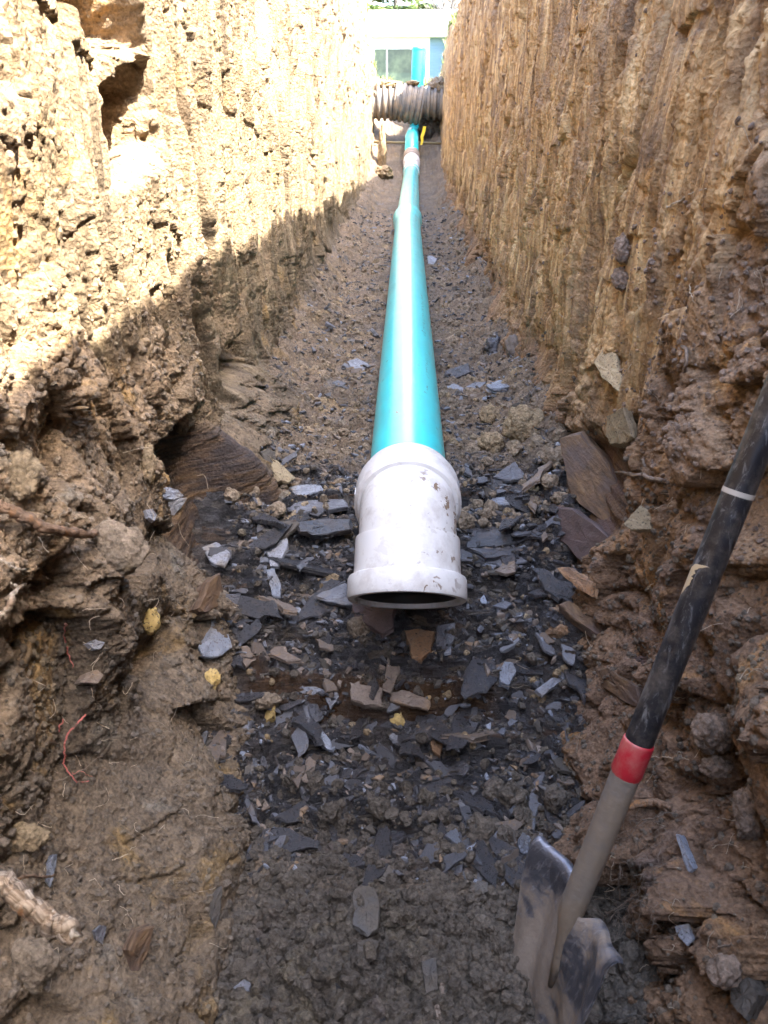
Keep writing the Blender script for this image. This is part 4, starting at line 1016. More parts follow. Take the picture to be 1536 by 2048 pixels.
m.build('gasket', M['black'], t, angle=40)
m = MB(); m.tube([C0 + d0 * .03, C0 + d0 * .095] + P + [e + d1 * .06], .0795, 40, cap=False, up=(1, 0, 0)); m.build('inner_bore', M['black'], t, True)
m = MB(); m.box(-.1025, -.0985, -.075, -.045, PZ - .010, PZ + .004); m.build('moulding_tab', M['white'], t)

# far end: small elbow, coupling, rising length, riser
s30 = math.radians(22.5)
B0 = np.array((.052, 9.27, PZ + .028)); dd = np.array((.004, math.cos(s30), math.sin(s30)))
t = thing('pipe_elbow', 'small white elbow far down the trench where the pipe turns upwards', 'elbow', tuple(B0 - [0, 0, .1]))
L = np.array((0, 0, .1))
P, e, _, c = bend(L, (0.004, 1, 0.006), dd, .05, .22, 0)
m = MB(); m.tube([L - [0, .06, 0], L] + P + [e + dd * .12], [.0865] * (len(P) + 3), 40, cap=True, up=(1, 0, 0)); m.build('body', M['white'], t, True)
m = MB(); m.lathe(e + dd * .10, dd, [(0, .0865), (.004, .094), (.05, .094), (.052, .090), (.062, .090), (.064, .096), (.10, .096), (.104, .080)], 40); m.build('collar', M['white'], t, angle=35)
E = B0 - [0, 0, .1] + e + dd * .205
t = thing('pipe_coupling', 'mud stained tan coupling joining the small elbow to green pipe under the culvert', 'coupling', tuple(E))
m = MB(); m.lathe((0, 0, 0), dd, [(-.01, .084), (0, .092), (.07, .092), (.074, .088), (.086, .088), (.09, .094), (.15, .094), (.155, .082)], 40); m.build('sleeve', M['rubber_tan'], t, angle=35)
m = MB(); m.lathe(dd * .03, dd, [(0, .0925), (.0, .0942), (.012, .0942), (.012, .0925)], 40); m.build('clamp_band', M['culvert'], t, angle=35)
E2 = E + dd * .14
t = thing('sewer_pipe', 'short stub of green pipe disappearing beneath the corrugated culvert', 'pipe', tuple(E2))
flat = np.array((.02, 1.0, .02))
P, e, _, c = bend((0, 0, 0), dd, flat, .42, .2, 0)
m = MB(); m.tube([(0, 0, 0)] + P + [e + flat * .9], PR, 40, cap=True, up=(1, 0, 0)); m.build('barrel', M['green'], t, True)
RX, RY = .118, 11.15
t = thing('riser_pipe', 'turquoise standpipe rising behind the corrugated culvert in front of the house window', 'pipe', (RX, RY, .42))
m = MB(); m.lathe((-.010, 0, 0), (.022, 0, 1), shell([(0, PR), (.985, PR), (.99, PR - .002)], [(.0, PR - .006), (.99, PR - .006)]), 48); m.build('barrel', M['riser'], t, angle=40)
m = MB(); m.lathe((-.010 + .0212, 0, .965), (.022, 0, 1), [(0, PR + .001), (.0, PR + .004), (.018, PR + .004), (.028, PR - .004), (.030, .0)], 48); m.build('cap', M['riser'], t, angle=40)

# ------------------------------------------------------------------ culvert across the trench
CY, CZ = 10.62, .805
t = thing('culvert_pipe', 'mud caked corrugated drain culvert crossing the far end of the trench', 'culvert', (0, CY, CZ))
def corr(x0, x1, r, amp, pitch, tilt):
    xs_ = np.arange(x0, x1, pitch / 8)
    prof = []
    for x in xs_:
        s = math.sin(2 * math.pi * x / pitch)
        prof.append((x, r + amp * max(-.9, min(.9, s * 2.2)) / .9))
    return prof
for nm, x0, x1, r, amp, pit, ax in (('barrel', -1.6, -.10, .178, .016, .075, (1, .02, .03)), ('barrel', .16, 1.6, .172, .017, .078, (1, -.02, -.02))):
    m = MB(); m.lathe((0, 0, 0), ax, corr(x0, x1, r, amp, pit, 0), 56); m.build(nm, M['culvert'], t, angle=50)
m = MB(); m.lathe((.03, -.012, -.018), (1, .03, -.17), [(-.20, .17), (-.20, .205)] + [(x, .208 + (.006 if (int((x + .2) / .022) % 3) else -.010)) for x in np.arange(-.198, .15, .011)] + [(.152, .205), (.152, .165)], 56)
m.build('coupling_band', M['culvert'], t, angle=40)
# soil lying on the culvert
def mound(name, label, P, dims, mat, seed, rough=.4):
    V, Fc = lump_shape(5, seed, rough, .35)
    o = link(name, np_mesh(name, V / np.abs(V).max(0) * np.array(dims), Fc, True), M[mat]); o.location = P
    return tag(o, label, 'soil heap')
mound('soil_heap', 'sunlit soil heaped on the left half of the culvert', (-.24, CY + .10, CZ + .19), (.22, .20, .06), 'clod_tan', 61)
mound('soil_heap', 'soil slumped over the right end of the culvert', (.36, CY + .02, CZ + .16), (.13, .18, .13), 'clod', 62)
mound('soil_heap', 'soil packed against the left end of the culvert', (-.42, CY - .02, CZ + .05), (.11, .16, .26), 'clod', 63)
mound('soil_heap', 'pillar of sunlit soil leaning beside the left bank below the culvert', (-.285, 9.75, .26), (.055, .07, .36), 'clod_tan', 64)
mound('soil_heap', 'lump of pale soil on the crown of the culvert in front of the standpipe', (.06, CY - .02, CZ + .205), (.10, .10, .035), 'clod_tan', 65)
mound('soil_heap', 'dark soil hanging under the right half of the culvert', (.30, CY + .22, .50), (.17, .18, .24), 'clod_pit', 66)
mound('soil_heap', 'bright crumbled soil at the foot of the leaning soil pillar', (-.25, 9.35, .10), (.12, .22, .09), 'clod_tan', 67)
mound('soil_heap', 'unseen earth mound added above the right bank to shade the culvert', (1.02, 9.85, 1.50), (.50, .72, 1.22), 'clod', 68)  # out of view, added to keep sun off the culvert front
q = NT('dusty_conduit'); M['conduit'] = q.out((.16, .125, .06), .7)
t = link('utility_line', None) if False else None
m = MB(); m.tube([(-.40, 10.22, .385), (-.1, 10.2, .38), (.2, 10.2, .375), (.45, 10.22, .37)], .014, 12)
tag(m.build('utility_line', M['conduit'], None, True), 'thin dusty utility line crossing behind the far coupling', 'cable')
q = NT('yellow_plastic'); M['yellow'] = q.out((.75, .52, .02), .5)
pts = [(.205, 10.12, .555), (.195, 10.11, .50), (.175, 10.10, .45), (.18, 10.09, .40), (.165, 10.08, .36)]
V = []
for i, p in enumerate(pts):
    w = .018 * (1 if i < 3 else .7)
    V += [(p[0] - w, p[1], p[2]), (p[0] + w, p[1] + .01 * (i % 2), p[2]), (p[0] + w, p[1] + .003 + .01 * (i % 2), p[2]), (p[0] - w, p[1] + .003, p[2])]
m = MB(); m.add(V, [grid_faces(5, 4, wrap=True), np.array([[3, 2, 1, 0]]), np.array([[16, 17, 18, 19]])])
tag(m.build('marker_tape', M['yellow'], None), 'scrap of yellow tape dangling from the utility line under the culvert', 'tape')

# ------------------------------------------------------------------ shovel
SB = at(1151, 1800, .925); ST = at(1519, 880, .79)
U = ST - SB; LU = np.linalg.norm(U); U = U / LU
t = thing('shovel', 'muddy shovel with black handle and red collar, stuck in the pit', 'shovel', tuple(SB))
def along(d): return U * d
def hline(a, b, n): return [along(d) for d in np.linspace(a, b, n)]
dcol = np.linalg.norm(at(1243, 1535, .89) - SB); dcol2 = np.linalg.norm(at(1264, 1474, .88) - SB)
seam_d = np.linalg.norm(at(1478, 990, .80) - SB)
m = MB(); m.tube(hline(dcol - .02, seam_d, 24), .0160, 40); m.build('handle', M['fibre'], t, angle=50)
m = MB(); m.tube(hline(seam_d + .003, LU + .13, 10) + [along(LU + .14)], [.0160] * 10 + [.011], 40); m.build('grip', M['fibre'], t, angle=50)
q = NT('pale_seam'); M['seam'] = q.out((.40, .36, .30), .6)
m = MB(); m.tube(hline(seam_d - .0012, seam_d + .0042, 3), .0165, 40); m.build('seam_ring', M['seam'], t, angle=50)
m = MB(); m.tube([along(dcol - .004), along(dcol), along(dcol2 - .002), along(dcol2), along(dcol2 + .001)], [.0165, .0180, .0178, .0175, .0164], 44); m.build('collar', M['red'], t, angle=50)
# blade
Wd = np.array((.16, -1.0, .10)); Wd -= U * (Wd @ U); Wd /= np.linalg.norm(Wd)
Nn = np.cross(Wd, U); Nn /= np.linalg.norm(Nn)
if Nn[0] > 0: Nn = -Nn
nu, nv = 49, 60
m = MB(); m.tube([along(-.13) - Nn * .012, along(-.09) - Nn * .010, along(-.05) - Nn * .006, along(-.02)] + hline(0, dcol + .002, 24), [.003, .008, .0115, .0148] + list(np.linspace(.0155, .0166, 24)), 40, noise=.006); m.build('socket', M['socket'], t, True)
Vb = []
nl = 8
def blade_pt(u, v):
    wdt = .106 * (1 if v < .45 else math.sqrt(max(0, 1 - ((v - .45) / .57) ** 2.2))) * (1 - .06 * (1 - v))
    cup = .030 * (u * u) * (1 - .4 * v)
    frog = .020 * math.exp(-(u / .17) ** 2) * (1 - min(1, v / .55)) ** 1.2
    ben = .004 * math.sin(5 * u + 7 * v) + .003 * math.sin(11 * u - 4 * v)
    return U * (-.015 - .285 * v + .012 * abs(u) ** 2 * (1 - v)) + Wd * (u * wdt) + Nn * (cup - .016 + frog + ben - .03 * v * v)
for j in range(nl, 0, -1):                             # the turned foot rest along the top edge
    for i in range(nu):
        u = -1 + 2 * i / (nu - 1)
        k = float(sstep(.16, .26, abs(u))) * (1 + .12 * math.sin(9 * u))
        a = j / nl * math.pi * .75
        Vb.append(blade_pt(u, 0) + U * (.010 * math.sin(a) * k + .0006 * j) - Nn * (.008 * (1 - math.cos(a)) * k))
for j in range(nv):
    for i in range(nu):
        Vb.append(blade_pt(-1 + 2 * i / (nu - 1), j / (nv - 1)))
nv += nl
Vb = np.array(Vb)
Vt = np.concatenate([Vb, Vb - Nn * .0028 - U * .0004])
f = grid_faces(nv, nu)
rim_i = list(range(nu)) + [j * nu + nu - 1 for j in range(1, nv)] + [(nv - 1) * nu + i for i in range(nu - 2, -1, -1)] + [j * nu for j in range(nv - 2, 0, -1)]
ri = np.array(rim_i); rj = np.roll(ri, -1)
m = MB(); m.add(Vt, [f, f[:, ::-1] + nv * nu, np.stack([ri, rj, rj + nv * nu, ri + nv * nu], -1)]); m.build('blade', M['steel'], t, True)
# ------------------------------------------------------------------ roots
def curve_pts(P, n=40, wig=.0, seed=0):
    P = np.array(P, float); rgq = np.random.default_rng(seed)
    tt = np.linspace(0, len(P) - 1, n); out = []
    for x in tt:
        i = min(int(x), len(P) - 2); f_ = x - i
        p0 = P[max(i - 1, 0)]; p1 = P[i]; p2 = P[i + 1]; p3 = P[min(i + 2, len(P) - 1)]
        out.append(.5 * ((2 * p1) + (-p0 + p2) * f_ + (2 * p0 - 5 * p1 + 4 * p2 - p3) * f_ ** 2 + (-p0 + 3 * p1 - 3 * p2 + p3) * f_ ** 3))
    out = np.array(out)
    w = np.cumsum(rgq.normal(size=out.shape), 0); w -= np.linspace(0, 1, n)[:, None] * w[-1]
    return out + w * wig
def surf_pts(px, off):
    out = []
    for i, (x, y) in enumerate(px):
        P, where, tt_ = hit(max(2, min(1534, x)), max(2, min(2046, y)))
        if x < 2 or x > 1534: P = np.array([0, 0, CAMZ]) + ray(x, y) * tt_
        o = off[i] if isinstance(off, (list, tuple)) else off
        d = np.array([0, 0, CAMZ]) - P; d /= np.linalg.norm(d)
        out.append(P + d * o)
    return out
def near_pts(px, off):
    P, where, t0 = hit(max(2, min(1534, px[0][0])), max(2, min(2046, px[0][1])))
    return [np.array([0, 0, CAMZ]) + ray(x, y) * (t0 - off * (1 + .5 * i)) for i, (x, y) in enumerate(px)]
def root(name, label, px, r0, r1, mat, off=.006, cat='root', branches=(), wig=.0006, knob=.10, group=None):
    P = curve_pts(surf_pts(px, off), 14 * len(px), wig, int(px[0][0] + px[0][1]))
    n = len(P); rgq = np.random.default_rng(n)
    rad = np.linspace(r0, r1, n) * (1 + knob * np.convolve(rgq.normal(size=n + 6), np.ones(7) / 3, 'valid'))
    m = MB(); m.tube(P, rad, 12, noise=.05)
    for bp, b0, b1 in branches:
        Q = curve_pts(surf_pts(bp, off), 10 * len(bp), wig, int(bp[0][0]))
        m.tube(Q, np.linspace(b0, b1, len(Q)), 8)
    return tag(m.build(name, M[mat], None, True), label, cat, group)
# thick torn root
P = curve_pts([at(x, y, .60 - .004 * i) for i, (x, y) in enumerate([(-40, 1752), (20, 1770), (62, 1806), (100, 1842), (136, 1864), (162, 1886)])], 90, .0007, 3)
def splinter(m, i0, i1, phase, spread, r0, seed):
    rq = np.random.default_rng(seed); n = i1 - i0; tt_ = np.arange(i0, i1)
    a = phase + tt_ * .028
    off = np.column_stack([np.cos(a), np.sin(a) * .6, np.sin(a)]) * spread
    sm = np.convolve(rq.normal(size=n + 20), np.ones(21) / 8, 'valid')[:n]
    rr = r0 * (1 + .16 * sm); rr[-8:] *= np.linspace(1, .25, 8); rr[:4] *= np.linspace(.7, 1, 4)
    m.tube((P[i0:i1] + off), rr, 14, noise=.015)
m = MB(); splinter(m, 0, 84, 0, .0005, .0078, 1)
t = m.build('root', M['root_cut'], None, True)
tag(t, 'thick torn root of brown and cream wood jutting from the left bank', 'root')
for k, (i0, i1, ph, sp, r0, mk) in enumerate([(2, 90, .6, .0055, .0042, 'root_strand'), (20, 78, 2.4, .0052, .0045, 'root_strand'), (0, 52, 4.2, .0050, .0046, 'root'), (38, 88, 5.4, .0045, .0030, 'root_pale')]):
    m = MB(); splinter(m, i0, i1, ph, sp, r0, 10 + k); m.build('torn_strand', M[mk], t, True)
root('root', 'thin brown twig of root crossing above the thick torn root', [(-20, 1770), (40, 1762), (110, 1750)], .0022, .0012, 'root', .075)
root('root', 'curved brown root lying on the left bank, orange where the bark is scraped', [(-20, 1012), (40, 1030), (95, 1052), (140, 1064), (190, 1066)], .0062, .0050, 'root', .030)
root('root', 'pale forked root at the left edge, coloured as if catching light', [(-15, 1245), (12, 1222), (30, 1180), (62, 1172)], .0035, .0014, 'root_pale', .030, branches=[([(30, 1180), (22, 1168)], .0025, .001)])  # pale colour stands in for sunlight on this root
root('rootlet', 'thin pale rootlet between the brown root and the forked root', [(-10, 1118), (20, 1122), (45, 1136), (70, 1142)], .0018, .0008, 'root_pale', .020, 'root')
root('rootlet', 'short straight pink rootlet on the left bank', [(130, 1248), (131, 1280), (136, 1315), (146, 1335)], .0011, .0006, 'root_pink', .010, 'root')
root('rootlet', 'bent red pink rootlet hooked over the left bank above a pale tangle', [(172, 1428), (140, 1455), (130, 1485), (132, 1520), (146, 1546), (178, 1562)], .0013, .0007, 'root_pink', .016, 'root', branches=[([(146, 1546), (165, 1545), (185, 1553)], .0007, .0004), ([(126, 1440), (118, 1464)], .0009, .0005)])
root('rootlet', 'thin tan rootlet running level under the bent pink one', [(60, 1540), (110, 1556), (160, 1540), (205, 1512)], .0008, .0005, 'root_grey', .014, 'root')
root('rootlet', 'fine pale rootlet curling on the slope right of the bent pink one', [(268, 1420), (300, 1445), (330, 1450), (350, 1470)], .0007, .0004, 'root_grey', .008, 'root', branches=[([(322, 1578), (345, 1575), (362, 1570)], .0006, .0004)])
root('rootlet', 'pale wire like rootlet poking from the hollow high in the left bank', [(250, 238), (262, 240), (276, 250), (280, 264)], .0015, .0007, 'root_pale', .008, 'root')
root('root', 'grey branching root stretched over the brown rock face in the right bank', [(1204, 930), (1230, 944), (1262, 952), (1290, 958), (1325, 962)], .0018, .0040, 'root_grey', .012, branches=[([(1225, 942), (1216, 956)], .0010, .0005), ([(1282, 955), (1288, 930), (1283, 920)], .003, .002)])
root('root', 'dusty root curving down the right bank above the squared tan stone', [(1354, 640), (1352, 690), (1372, 708), (1374, 745), (1350, 775), (1320, 815), (1280, 858)], .0028, .0020, 'root_grey', .006, branches=[([(1345, 695), (1336, 690), (1336, 665)], .0012, .0006), ([(1320, 815), (1352, 808)], .0012, .0006)])
root('rootlet', 'long fine rootlet slanting across the scraped right bank', [(1332, 414), (1355, 400), (1385, 386), (1412, 378)], .0016, .0008, 'root_pale', .008, 'root')
root('rootlet', 'pale bristle rootlet hanging in the right bank beside the orange soil', [(1384, 545), (1380, 575), (1383, 598), (1392, 606)], .0010, .0006, 'root_pale', .008, 'root')
root('rootlet', 'fine diagonal rootlet high on the scraped right bank', [(1165, 386), (1195, 345), (1230, 322), (1255, 310)], .0009, .0005, 'root_grey', .006, 'root')
root('rootlet', 'thin rootlet running straight out from behind the red collar', [(1285, 1514), (1330, 1516), (1378, 1520)], .0009, .0006, 'root_pale', .010, 'root')
root('root', 'knobbly orange brown root emerging behind the shovel socket', [(1212, 1640), (1240, 1624), (1275, 1614), (1312, 1612), (1335, 1618)], .0045, .0060, 'root', .014)
root('rootlet', 'thin root arching above the fibrous root mass', [(1285, 1640), (1320, 1628), (1352, 1622)], .0012, .0008, 'root_grey', .014, 'root')
root('rootlet', 'long rootlet bowed across the root mass beside the shovel blade', [(1212, 1824), (1245, 1812), (1270, 1790), (1285, 1765)], .0012, .0008, 'root_grey', .014, 'root')
root('rootlet', 'upright rootlet against the root mass right of the shovel socket', [(1234, 1690), (1238, 1740), (1240, 1800)], .0014, .0010, 'root_grey', .012, 'root')
root('rootlet', 'tan rootlet running from the pale blue flake along the right bank', [(1382, 1884), (1412, 1894), (1440, 1888), (1480, 1882)], .0010, .0014, 'root_grey', .008, 'root')
root('rootlet', 'rootlet tip sticking out below the right corner of the shovel blade', [(1225, 2030), (1250, 2040), (1290, 2030), (1320, 2020)], .0012, .0008, 'root_grey', .010, 'root')
root('root', 'curled tan strip of root lying at the bottom of the pit', [(884, 1965), (890, 1995), (876, 2020), (880, 2050)], .0036, .0045, 'root_grey', .003, knob=.06)
# fibrous root hair
m = MB(); rgq = np.random.default_rng(31)
for k in range(150):
    x0, y0 = rgq.uniform(1215, 1330), rgq.uniform(1640, 1880)
    a = rgq.uniform(0, 6.28); L = rgq.uniform(12, 45)
    pts = [(x0, y0), (x0 + L * .5 * math.cos(a) + rgq.normal() * 6, y0 + L * .5 * math.sin(a) + rgq.normal() * 6), (x0 + L * math.cos(a), y0 + L * math.sin(a))]
    P = curve_pts(near_pts(pts, .008), 9, .0006, k)
    m.tube(P, .00045, 4, cap=False)
o = m.build('root_hair', M['root_grey'], None, True); o['kind'] = 'stuff'; o['label'] = 'mat of fine brown roots in the right bank beside the shovel'; o['category'] = 'roots'
m = MB()
for k in range(170):
    x0, y0 = (rgq.uniform(10, 420), rgq.uniform(900, 1950)) if k % 2 else (rgq.uniform(1040, 1530), rgq.uniform(250, 2000))
    a = rgq.uniform(0, 6.28); L = rgq.uniform(12, 55)
    pts = [(x0, y0), (x0 + L * .5 * math.cos(a) + rgq.normal() * 8, y0 + L * .5 * math.sin(a) + rgq.normal() * 8), (x0 + L * math.cos(a), y0 + L * math.sin(a))]
    P = curve_pts(near_pts(pts, .006), 9, .0008, k)
    m.tube(P, rgq.uniform(.0003, .0006), 4, cap=False)
o = m.build('root_hair', M['root_pale'], None, True); o['kind'] = 'stuff'; o['label'] = 'stray root hairs sticking out of both banks'; o['category'] = 'roots'

# ------------------------------------------------------------------ grass on the edges
def grass(name, n, region, seed, h0, h1, label, col):
    rq = np.random.default_rng(seed)
    x, y, z = region(rq, n)
    h = rq.uniform(h0, h1, n); a = rq.uniform(0, 6.28, n); ln = rq.uniform(.2, 1.1, n)
    dx, dy = np.cos(a), np.sin(a); w = rq.uniform(.0025, .005, n)
    B = np.column_stack([x, y, z - .01]); D = np.column_stack([dx, dy, 0 * x]); Sd = np.column_stack([-dy, dx, 0 * x]) * w[:, None]
    mid = B + D * (h * ln * .35)[:, None] + np.column_stack([0 * x, 0 * x, h * .65]); tip = B + D * (h * ln)[:, None] + np.column_stack([0 * x, 0 * x, h * (1 - .3 * ln)])
    V = np.stack([B - Sd, B + Sd, mid - Sd * .7, mid + Sd * .7, tip], 1).reshape(-1, 3)
    b = np.arange(n)[:, None] * 5
    o = link(name, np_mesh(name, V, [b + np.array([[0, 1, 3, 2]]), b + np.array([[2, 3, 4]])]), col)
    o['kind'] = 'stuff'; o['label'] = label; o['category'] = 'grass'
q = NT('grass_blades')
col = q.ramp(q.noise(5, 3), (.35, (.10, .14, .03)), (.55, (.20, .22, .06)), (.7, (.34, .29, .13)))
M['grass'] = q.out(col, .7, None, .3)
def rimreg(side):
    def f_(rq, n):
        y = rq.uniform(6.0, 13.5, n); d = rq.exponential(.25, n)
        rim = rim_r(y) if side > 0 else rim_l(y)
        x = side * (half_width(y, rim) * np.where(y < 12.4, 1, .6) + .0 + d)
        return x, y, ground_z(x, y, side)
    return f_
grass('grass', 5200, rimreg(1), 3, .04, .15, 'grass hanging over the right rim of the trench', M['grass'])
grass('grass', 5200, rimreg(-1), 4, .04, .15, 'dry grass along the left rim of the trench', M['grass'])
def endreg(rq, n):
    y = rq.uniform(12.2, 20, n); x = rq.normal(size=n) * 1.6
    return x, y, np.where(np.abs(x) < .44, np.interp(y, [11.7, 12.3, 14], [.82, 1.0, 1.06]), ground_z(x, y, 1))
grass('grass', 4000, endreg, 5, .04, .12, 'pale lawn grass beyond the end of the trench', M['grass'])

# ------------------------------------------------------------------ house
HY = 43.0
q = NT('blue_siding'); q2 = q.n('ShaderNodeSeparateXYZ', {0: q.co}).outputs[2]
lap = q.math('FRACT', q.math('MULTIPLY', q2, 1 / .127))
M['siding'] = q.out(q.mix(q.noise(3, 3), (.15, .24, .34), (.18, .27, .37)), .6, q.bump(lap, 1.0, .02), .3)
q = NT('house_trim'); M['trim'] = q.out(q.mix(q.noise(6, 3), (.74, .75, .74), (.80, .80, .79)), .5)
q = NT('roof_shingle')
bv = q.n('ShaderNodeTexBrick', {'Vector': q.n('ShaderNodeMapping', {'Vector': q.co, 'Scale': (1, 2.2, 1)}).outputs[0], 'Color1': (.21, .185, .19, 1), 'Color2': (.15, .135, .14, 1), 'Mortar': (.13, .12, .12, 1), 'Scale': 3.0, 'Mortar Size': .015})
M['shingle'] = q.out(q.mix(.35, bv.outputs[0], q.ramp(q.noise(8, 5), (.3, (.14, .125, .125)), (.7, (.24, .22, .215)))), .9)
q = NT('window_glass')
M['pane'] = q.out(q.mix(q.ramp(q.noise(1.3, 5, rough=.65), (.42, 0.0), (.62, 1.0)), (.018, .035, .032), (.06, .085, .06)), .06, None, .35)  # mottled green base colour stands in for trees mirrored in the glass
q = NT('fascia_paint'); M['fascia'] = q.out((.55, .66, .60), .5)
h = thing('house', 'single storey house with pale blue siding, white trimmed window and grey shingle roof', 'house', (0, HY, 1.1))
EZ = 2.80                       # eave above the base
m = MB(); m.box(-9, 7.0, 0, 9, -.3, EZ); m.build('wall', M['siding'], h)
rise, run = 1.38, 4.9
m = MB()
m.add([(-9.5, -.45, EZ - .02), (7.0, -.45, EZ - .02), (7.0, run, EZ + rise), (-9.5, run, EZ + rise), (-9.5, -.45, EZ - .14), (7.0, -.45, EZ - .14), (7.0, run, EZ + rise - .12), (-9.5, run, EZ + rise - .12)],
      np.array([(0, 1, 2, 3), (7, 6, 5, 4), (0, 4, 5, 1), (3, 2, 6, 7), (0, 3, 7, 4), (1, 5, 6, 2)]))
m.add([(-9.5, 2 * run + .45, EZ - .02), (7.0, 2 * run + .45, EZ - .02), (7.0, run + .02, EZ + rise), (-9.5, run + .02, EZ + rise), (-9.5, 2 * run + .45, EZ - .14), (7.0, 2 * run + .45, EZ - .14), (7.0, run + .02, EZ + rise - .12), (-9.5, run + .02, EZ + rise - .12)],
      np.array([(1, 0, 3, 2), (4, 5, 6, 7), (4, 0, 1, 5), (2, 3, 7, 6), (3, 0, 4, 7), (5, 1, 2, 6)]))
roof = m.build('roof', M['shingle'], h)
m = MB(); m.box(-9.5, 7.0, -.56, -.455, EZ - .18, EZ - .03); m.build('gutter', M['fascia'], roof)
m = MB(); m.box(-9.5, 7.0, -.45, -.005, EZ - .20, EZ - .15); m.build('soffit', M['trim'], roof)
wx0, wx1, wz0, wz1 = -1.62, .86, .10, 2.20
t = MB()
t.box(wx0 - .2, wx1 + .17, -.05, -.003, wz1, EZ - .21)
t.box(wx0 - .2, wx0, -.05, -.003, wz0 - .1, wz1 - .002); t.box(wx1, wx1 + .17, -.05, -.003, wz0 - .1, wz1 - .002); t.box(wx0 + .002, wx1 - .002, -.06, -.003, wz0 - .14, wz0)
win = t.build('window', M['trim'], h)
m = MB(); m.box(wx0 + .004, wx1 - .004, -.02, -.006, wz0 + .004, wz1 - .004); m.build('pane', M['pane'], win)
m = MB(); m.box(.26, .32, -.045, -.022, wz0 + .005, wz1 - .006); m.box(-1.05, -.99, -.045, -.022, wz0 + .005, wz1 - .006)
m.box(wx0 + .005, wx1 - .005, -.045, -.022, wz1 - .062, wz1 - .008)
m.build('mullion', M['trim'], win)
# gable wing on the right
gx0, gx1, gy0 = 1.80, 9.5, -3.2
m = MB()
gzr = EZ + 2.7; gc = (gx0 + gx1) / 2
m.add([(gx0 + .5, gy0 + .5, -.3), (gx1 - .5, gy0 + .5, -.3), (gx1 - .5, gy0 + .5, EZ - .1), (gc, gy0 + .5, gzr - .22), (gx0 + .5, gy0 + .5, EZ - .1),
       (gx0 + .5, -.01, -.3), (gx1 - .5, -.01, -.3), (gx1 - .5, -.01, EZ - .1), (gc, -.01, gzr - .22), (gx0 + .5, -.01, EZ - .1)],
      [np.array([[0, 1, 2, 3, 4]]), np.array([[0, 4, 9, 5], [1, 6, 7, 2]])])
m.build('gable_wall', M['siding'], h)
m = MB()
for sx, xa in ((1, gx0), (-1, gx1)):
    z0 = EZ - .14
    Vq = [(xa, gy0, z0), (gc, gy0, gzr), (gc, 4.6, gzr), (xa, 4.6, z0)]
    Vq += [(a, b, c_ - .12) for a, b, c_ in Vq]
    Fq = np.array([(0, 1, 2, 3), (7, 6, 5, 4), (0, 4, 5, 1), (2, 6, 7, 3), (3, 7, 4, 0), (1, 5, 6, 2)])
    m.add(Vq, Fq if sx < 0 else Fq[:, ::-1])
rf = m.build('gable_roof', M['shingle'], h)
m = MB()
for xa in (gx0, gx1):
    z0 = EZ - .14
    Vq = [(xa, gy0 - .06, z0 - .26), (gc, gy0 - .06, gzr - .26), (gc, gy0 - .06, gzr + .02), (xa, gy0 - .06, z0 + .02)]
    Vq += [(a, b + .055, c_) for a, b, c_ in Vq]
    m.add(Vq, np.array([(0, 1, 2, 3), (7, 6, 5, 4), (0, 4, 5, 1), (2, 6, 7, 3), (3, 7, 4, 0), (1, 5, 6, 2)]))
m.build('bargeboard', M['fascia'], rf)

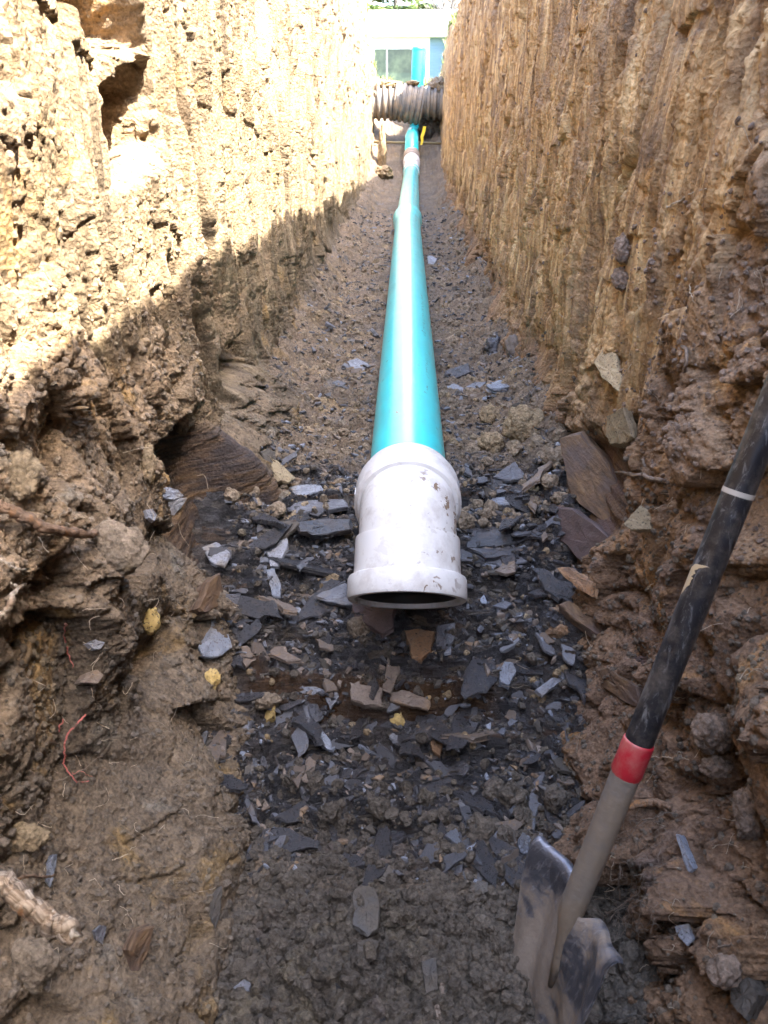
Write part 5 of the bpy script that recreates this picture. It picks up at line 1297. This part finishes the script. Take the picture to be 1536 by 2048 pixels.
# ------------------------------------------------------------------ trees behind the house
q = NT('bark'); M['bark'] = q.out(q.mix(q.noise(1.0, 5, q.scale((12, 12, 2))), (.10, .085, .07), (.20, .175, .15)), .9, q.bump(q.noise(20, 5), .7, .03))
q = NT('fir_needles')
rnd = q.n('ShaderNodeSeparateColor', {0: q.voro(2.2, out='Color')}).outputs[0]
M['needles'] = q.out(q.ramp(rnd, (0.0, (.045, .075, .022)), (.6, (.09, .13, .038)), (1.0, (.15, .19, .055))), .7, None, .3)
def fir(x, y, hgt, rad, seed, label):
    rq = np.random.default_rng(seed)
    t = thing('fir_tree', label, 'tree', (x, y, 1.0), 'trees behind the house')
    m = MB(); m.tube([(0, 0, -.3), (.05, 0, hgt * .4), (0, .05, hgt * .98)], [rad * .07, rad * .05, .02], 10)
    n = int(26 * hgt)
    for i in range(60):
        z = hgt * (.12 + .84 * rq.random()); a = rq.uniform(0, 6.28); r = rad * (1 - z / hgt) + .2
        m.tube([(0, 0, z), (math.cos(a) * r * .9, math.sin(a) * r * .9, z - .15 * r)], [.04, .01], 5)
    m.build('trunk', M['bark'], t, True)
    n = 5200
    z = hgt * (1 - rq.random(n) ** .62 * .9); lay = np.round(z / .7) * .7; z = z * .4 + lay * .6
    r = (rad * (1 - z / hgt) + .15) * np.sqrt(rq.random(n)) * (1 + .25 * np.sin(z * 5 + rq.random(n))); a = rq.uniform(0, 6.28, n)
    C = np.column_stack([np.cos(a) * r, np.sin(a) * r, z - .18 * r])
    D = np.column_stack([np.cos(a), np.sin(a), rq.normal(size=n) * .35 - .25]) * rq.uniform(.18, .42, n)[:, None]
    Sd = np.cross(D, rq.normal(size=(n, 3))); Sd = Sd / np.linalg.norm(Sd, axis=1)[:, None] * rq.uniform(.05, .11, n)[:, None]
    V = np.stack([C - D * .5, C + Sd, C + D * .6, C - Sd], 1).reshape(-1, 3)
    link('crown', np_mesh('crown', V, np.arange(n * 4).reshape(-1, 4)), M['needles'], t)
def bare(x, y, hgt, r0, seed, label):
    rq = np.random.default_rng(seed)
    t = thing('bare_tree', label, 'tree', (x, y, 1.0), 'trees behind the house')
    m = MB(); m.tube(curve_pts([(0, 0, -.3), (.1, 0, hgt * .35), (-.1, .1, hgt * .7), (.1, 0, hgt)], 20, .02, seed), np.linspace(r0, r0 * .2, 20), 12)
    m.build('trunk', M['bark'], t, True)
    m = MB()
    for i in range(46):
        z = hgt * rq.uniform(.25, .97); a = rq.uniform(0, 6.28); L = rq.uniform(.8, 2.6) * (1.15 - z / hgt)
        p0 = np.array((0, 0, z)); p1 = p0 + np.array((math.cos(a), math.sin(a), .6)) * L * .5; p2 = p0 + np.array((math.cos(a + .3), math.sin(a + .3), 1.0)) * L
        m.tube(curve_pts([p0, p1, p2], 8, .02, i), np.linspace(r0 * .3, .01, 8), 6)
        for k in range(3):
            q0 = p1 + (p2 - p1) * rq.random(); m.tube([q0, q0 + rq.normal(size=3) * .4 + [0, 0, .3]], [.02, .006], 5)
    m.build('crown', M['bark'], t, True)
fir(-3.4, 58, 13, 3.2, 1, 'tall dense fir behind the house roof, left of the yellow green fir')
fir(-.9, 60, 12, 2.9, 2, 'yellow green fir behind the middle of the house roof')
fir(1.0, 66, 10, 2.2, 3, 'slender fir between the broad firs and the bare trunks')
bare(2.1, 56, 11, .16, 4, 'thin bare tree behind the roof, left of the thicker bare trunk')
bare(2.65, 57, 13, .26, 5, 'thick grey bare trunk behind the right end of the house roof')
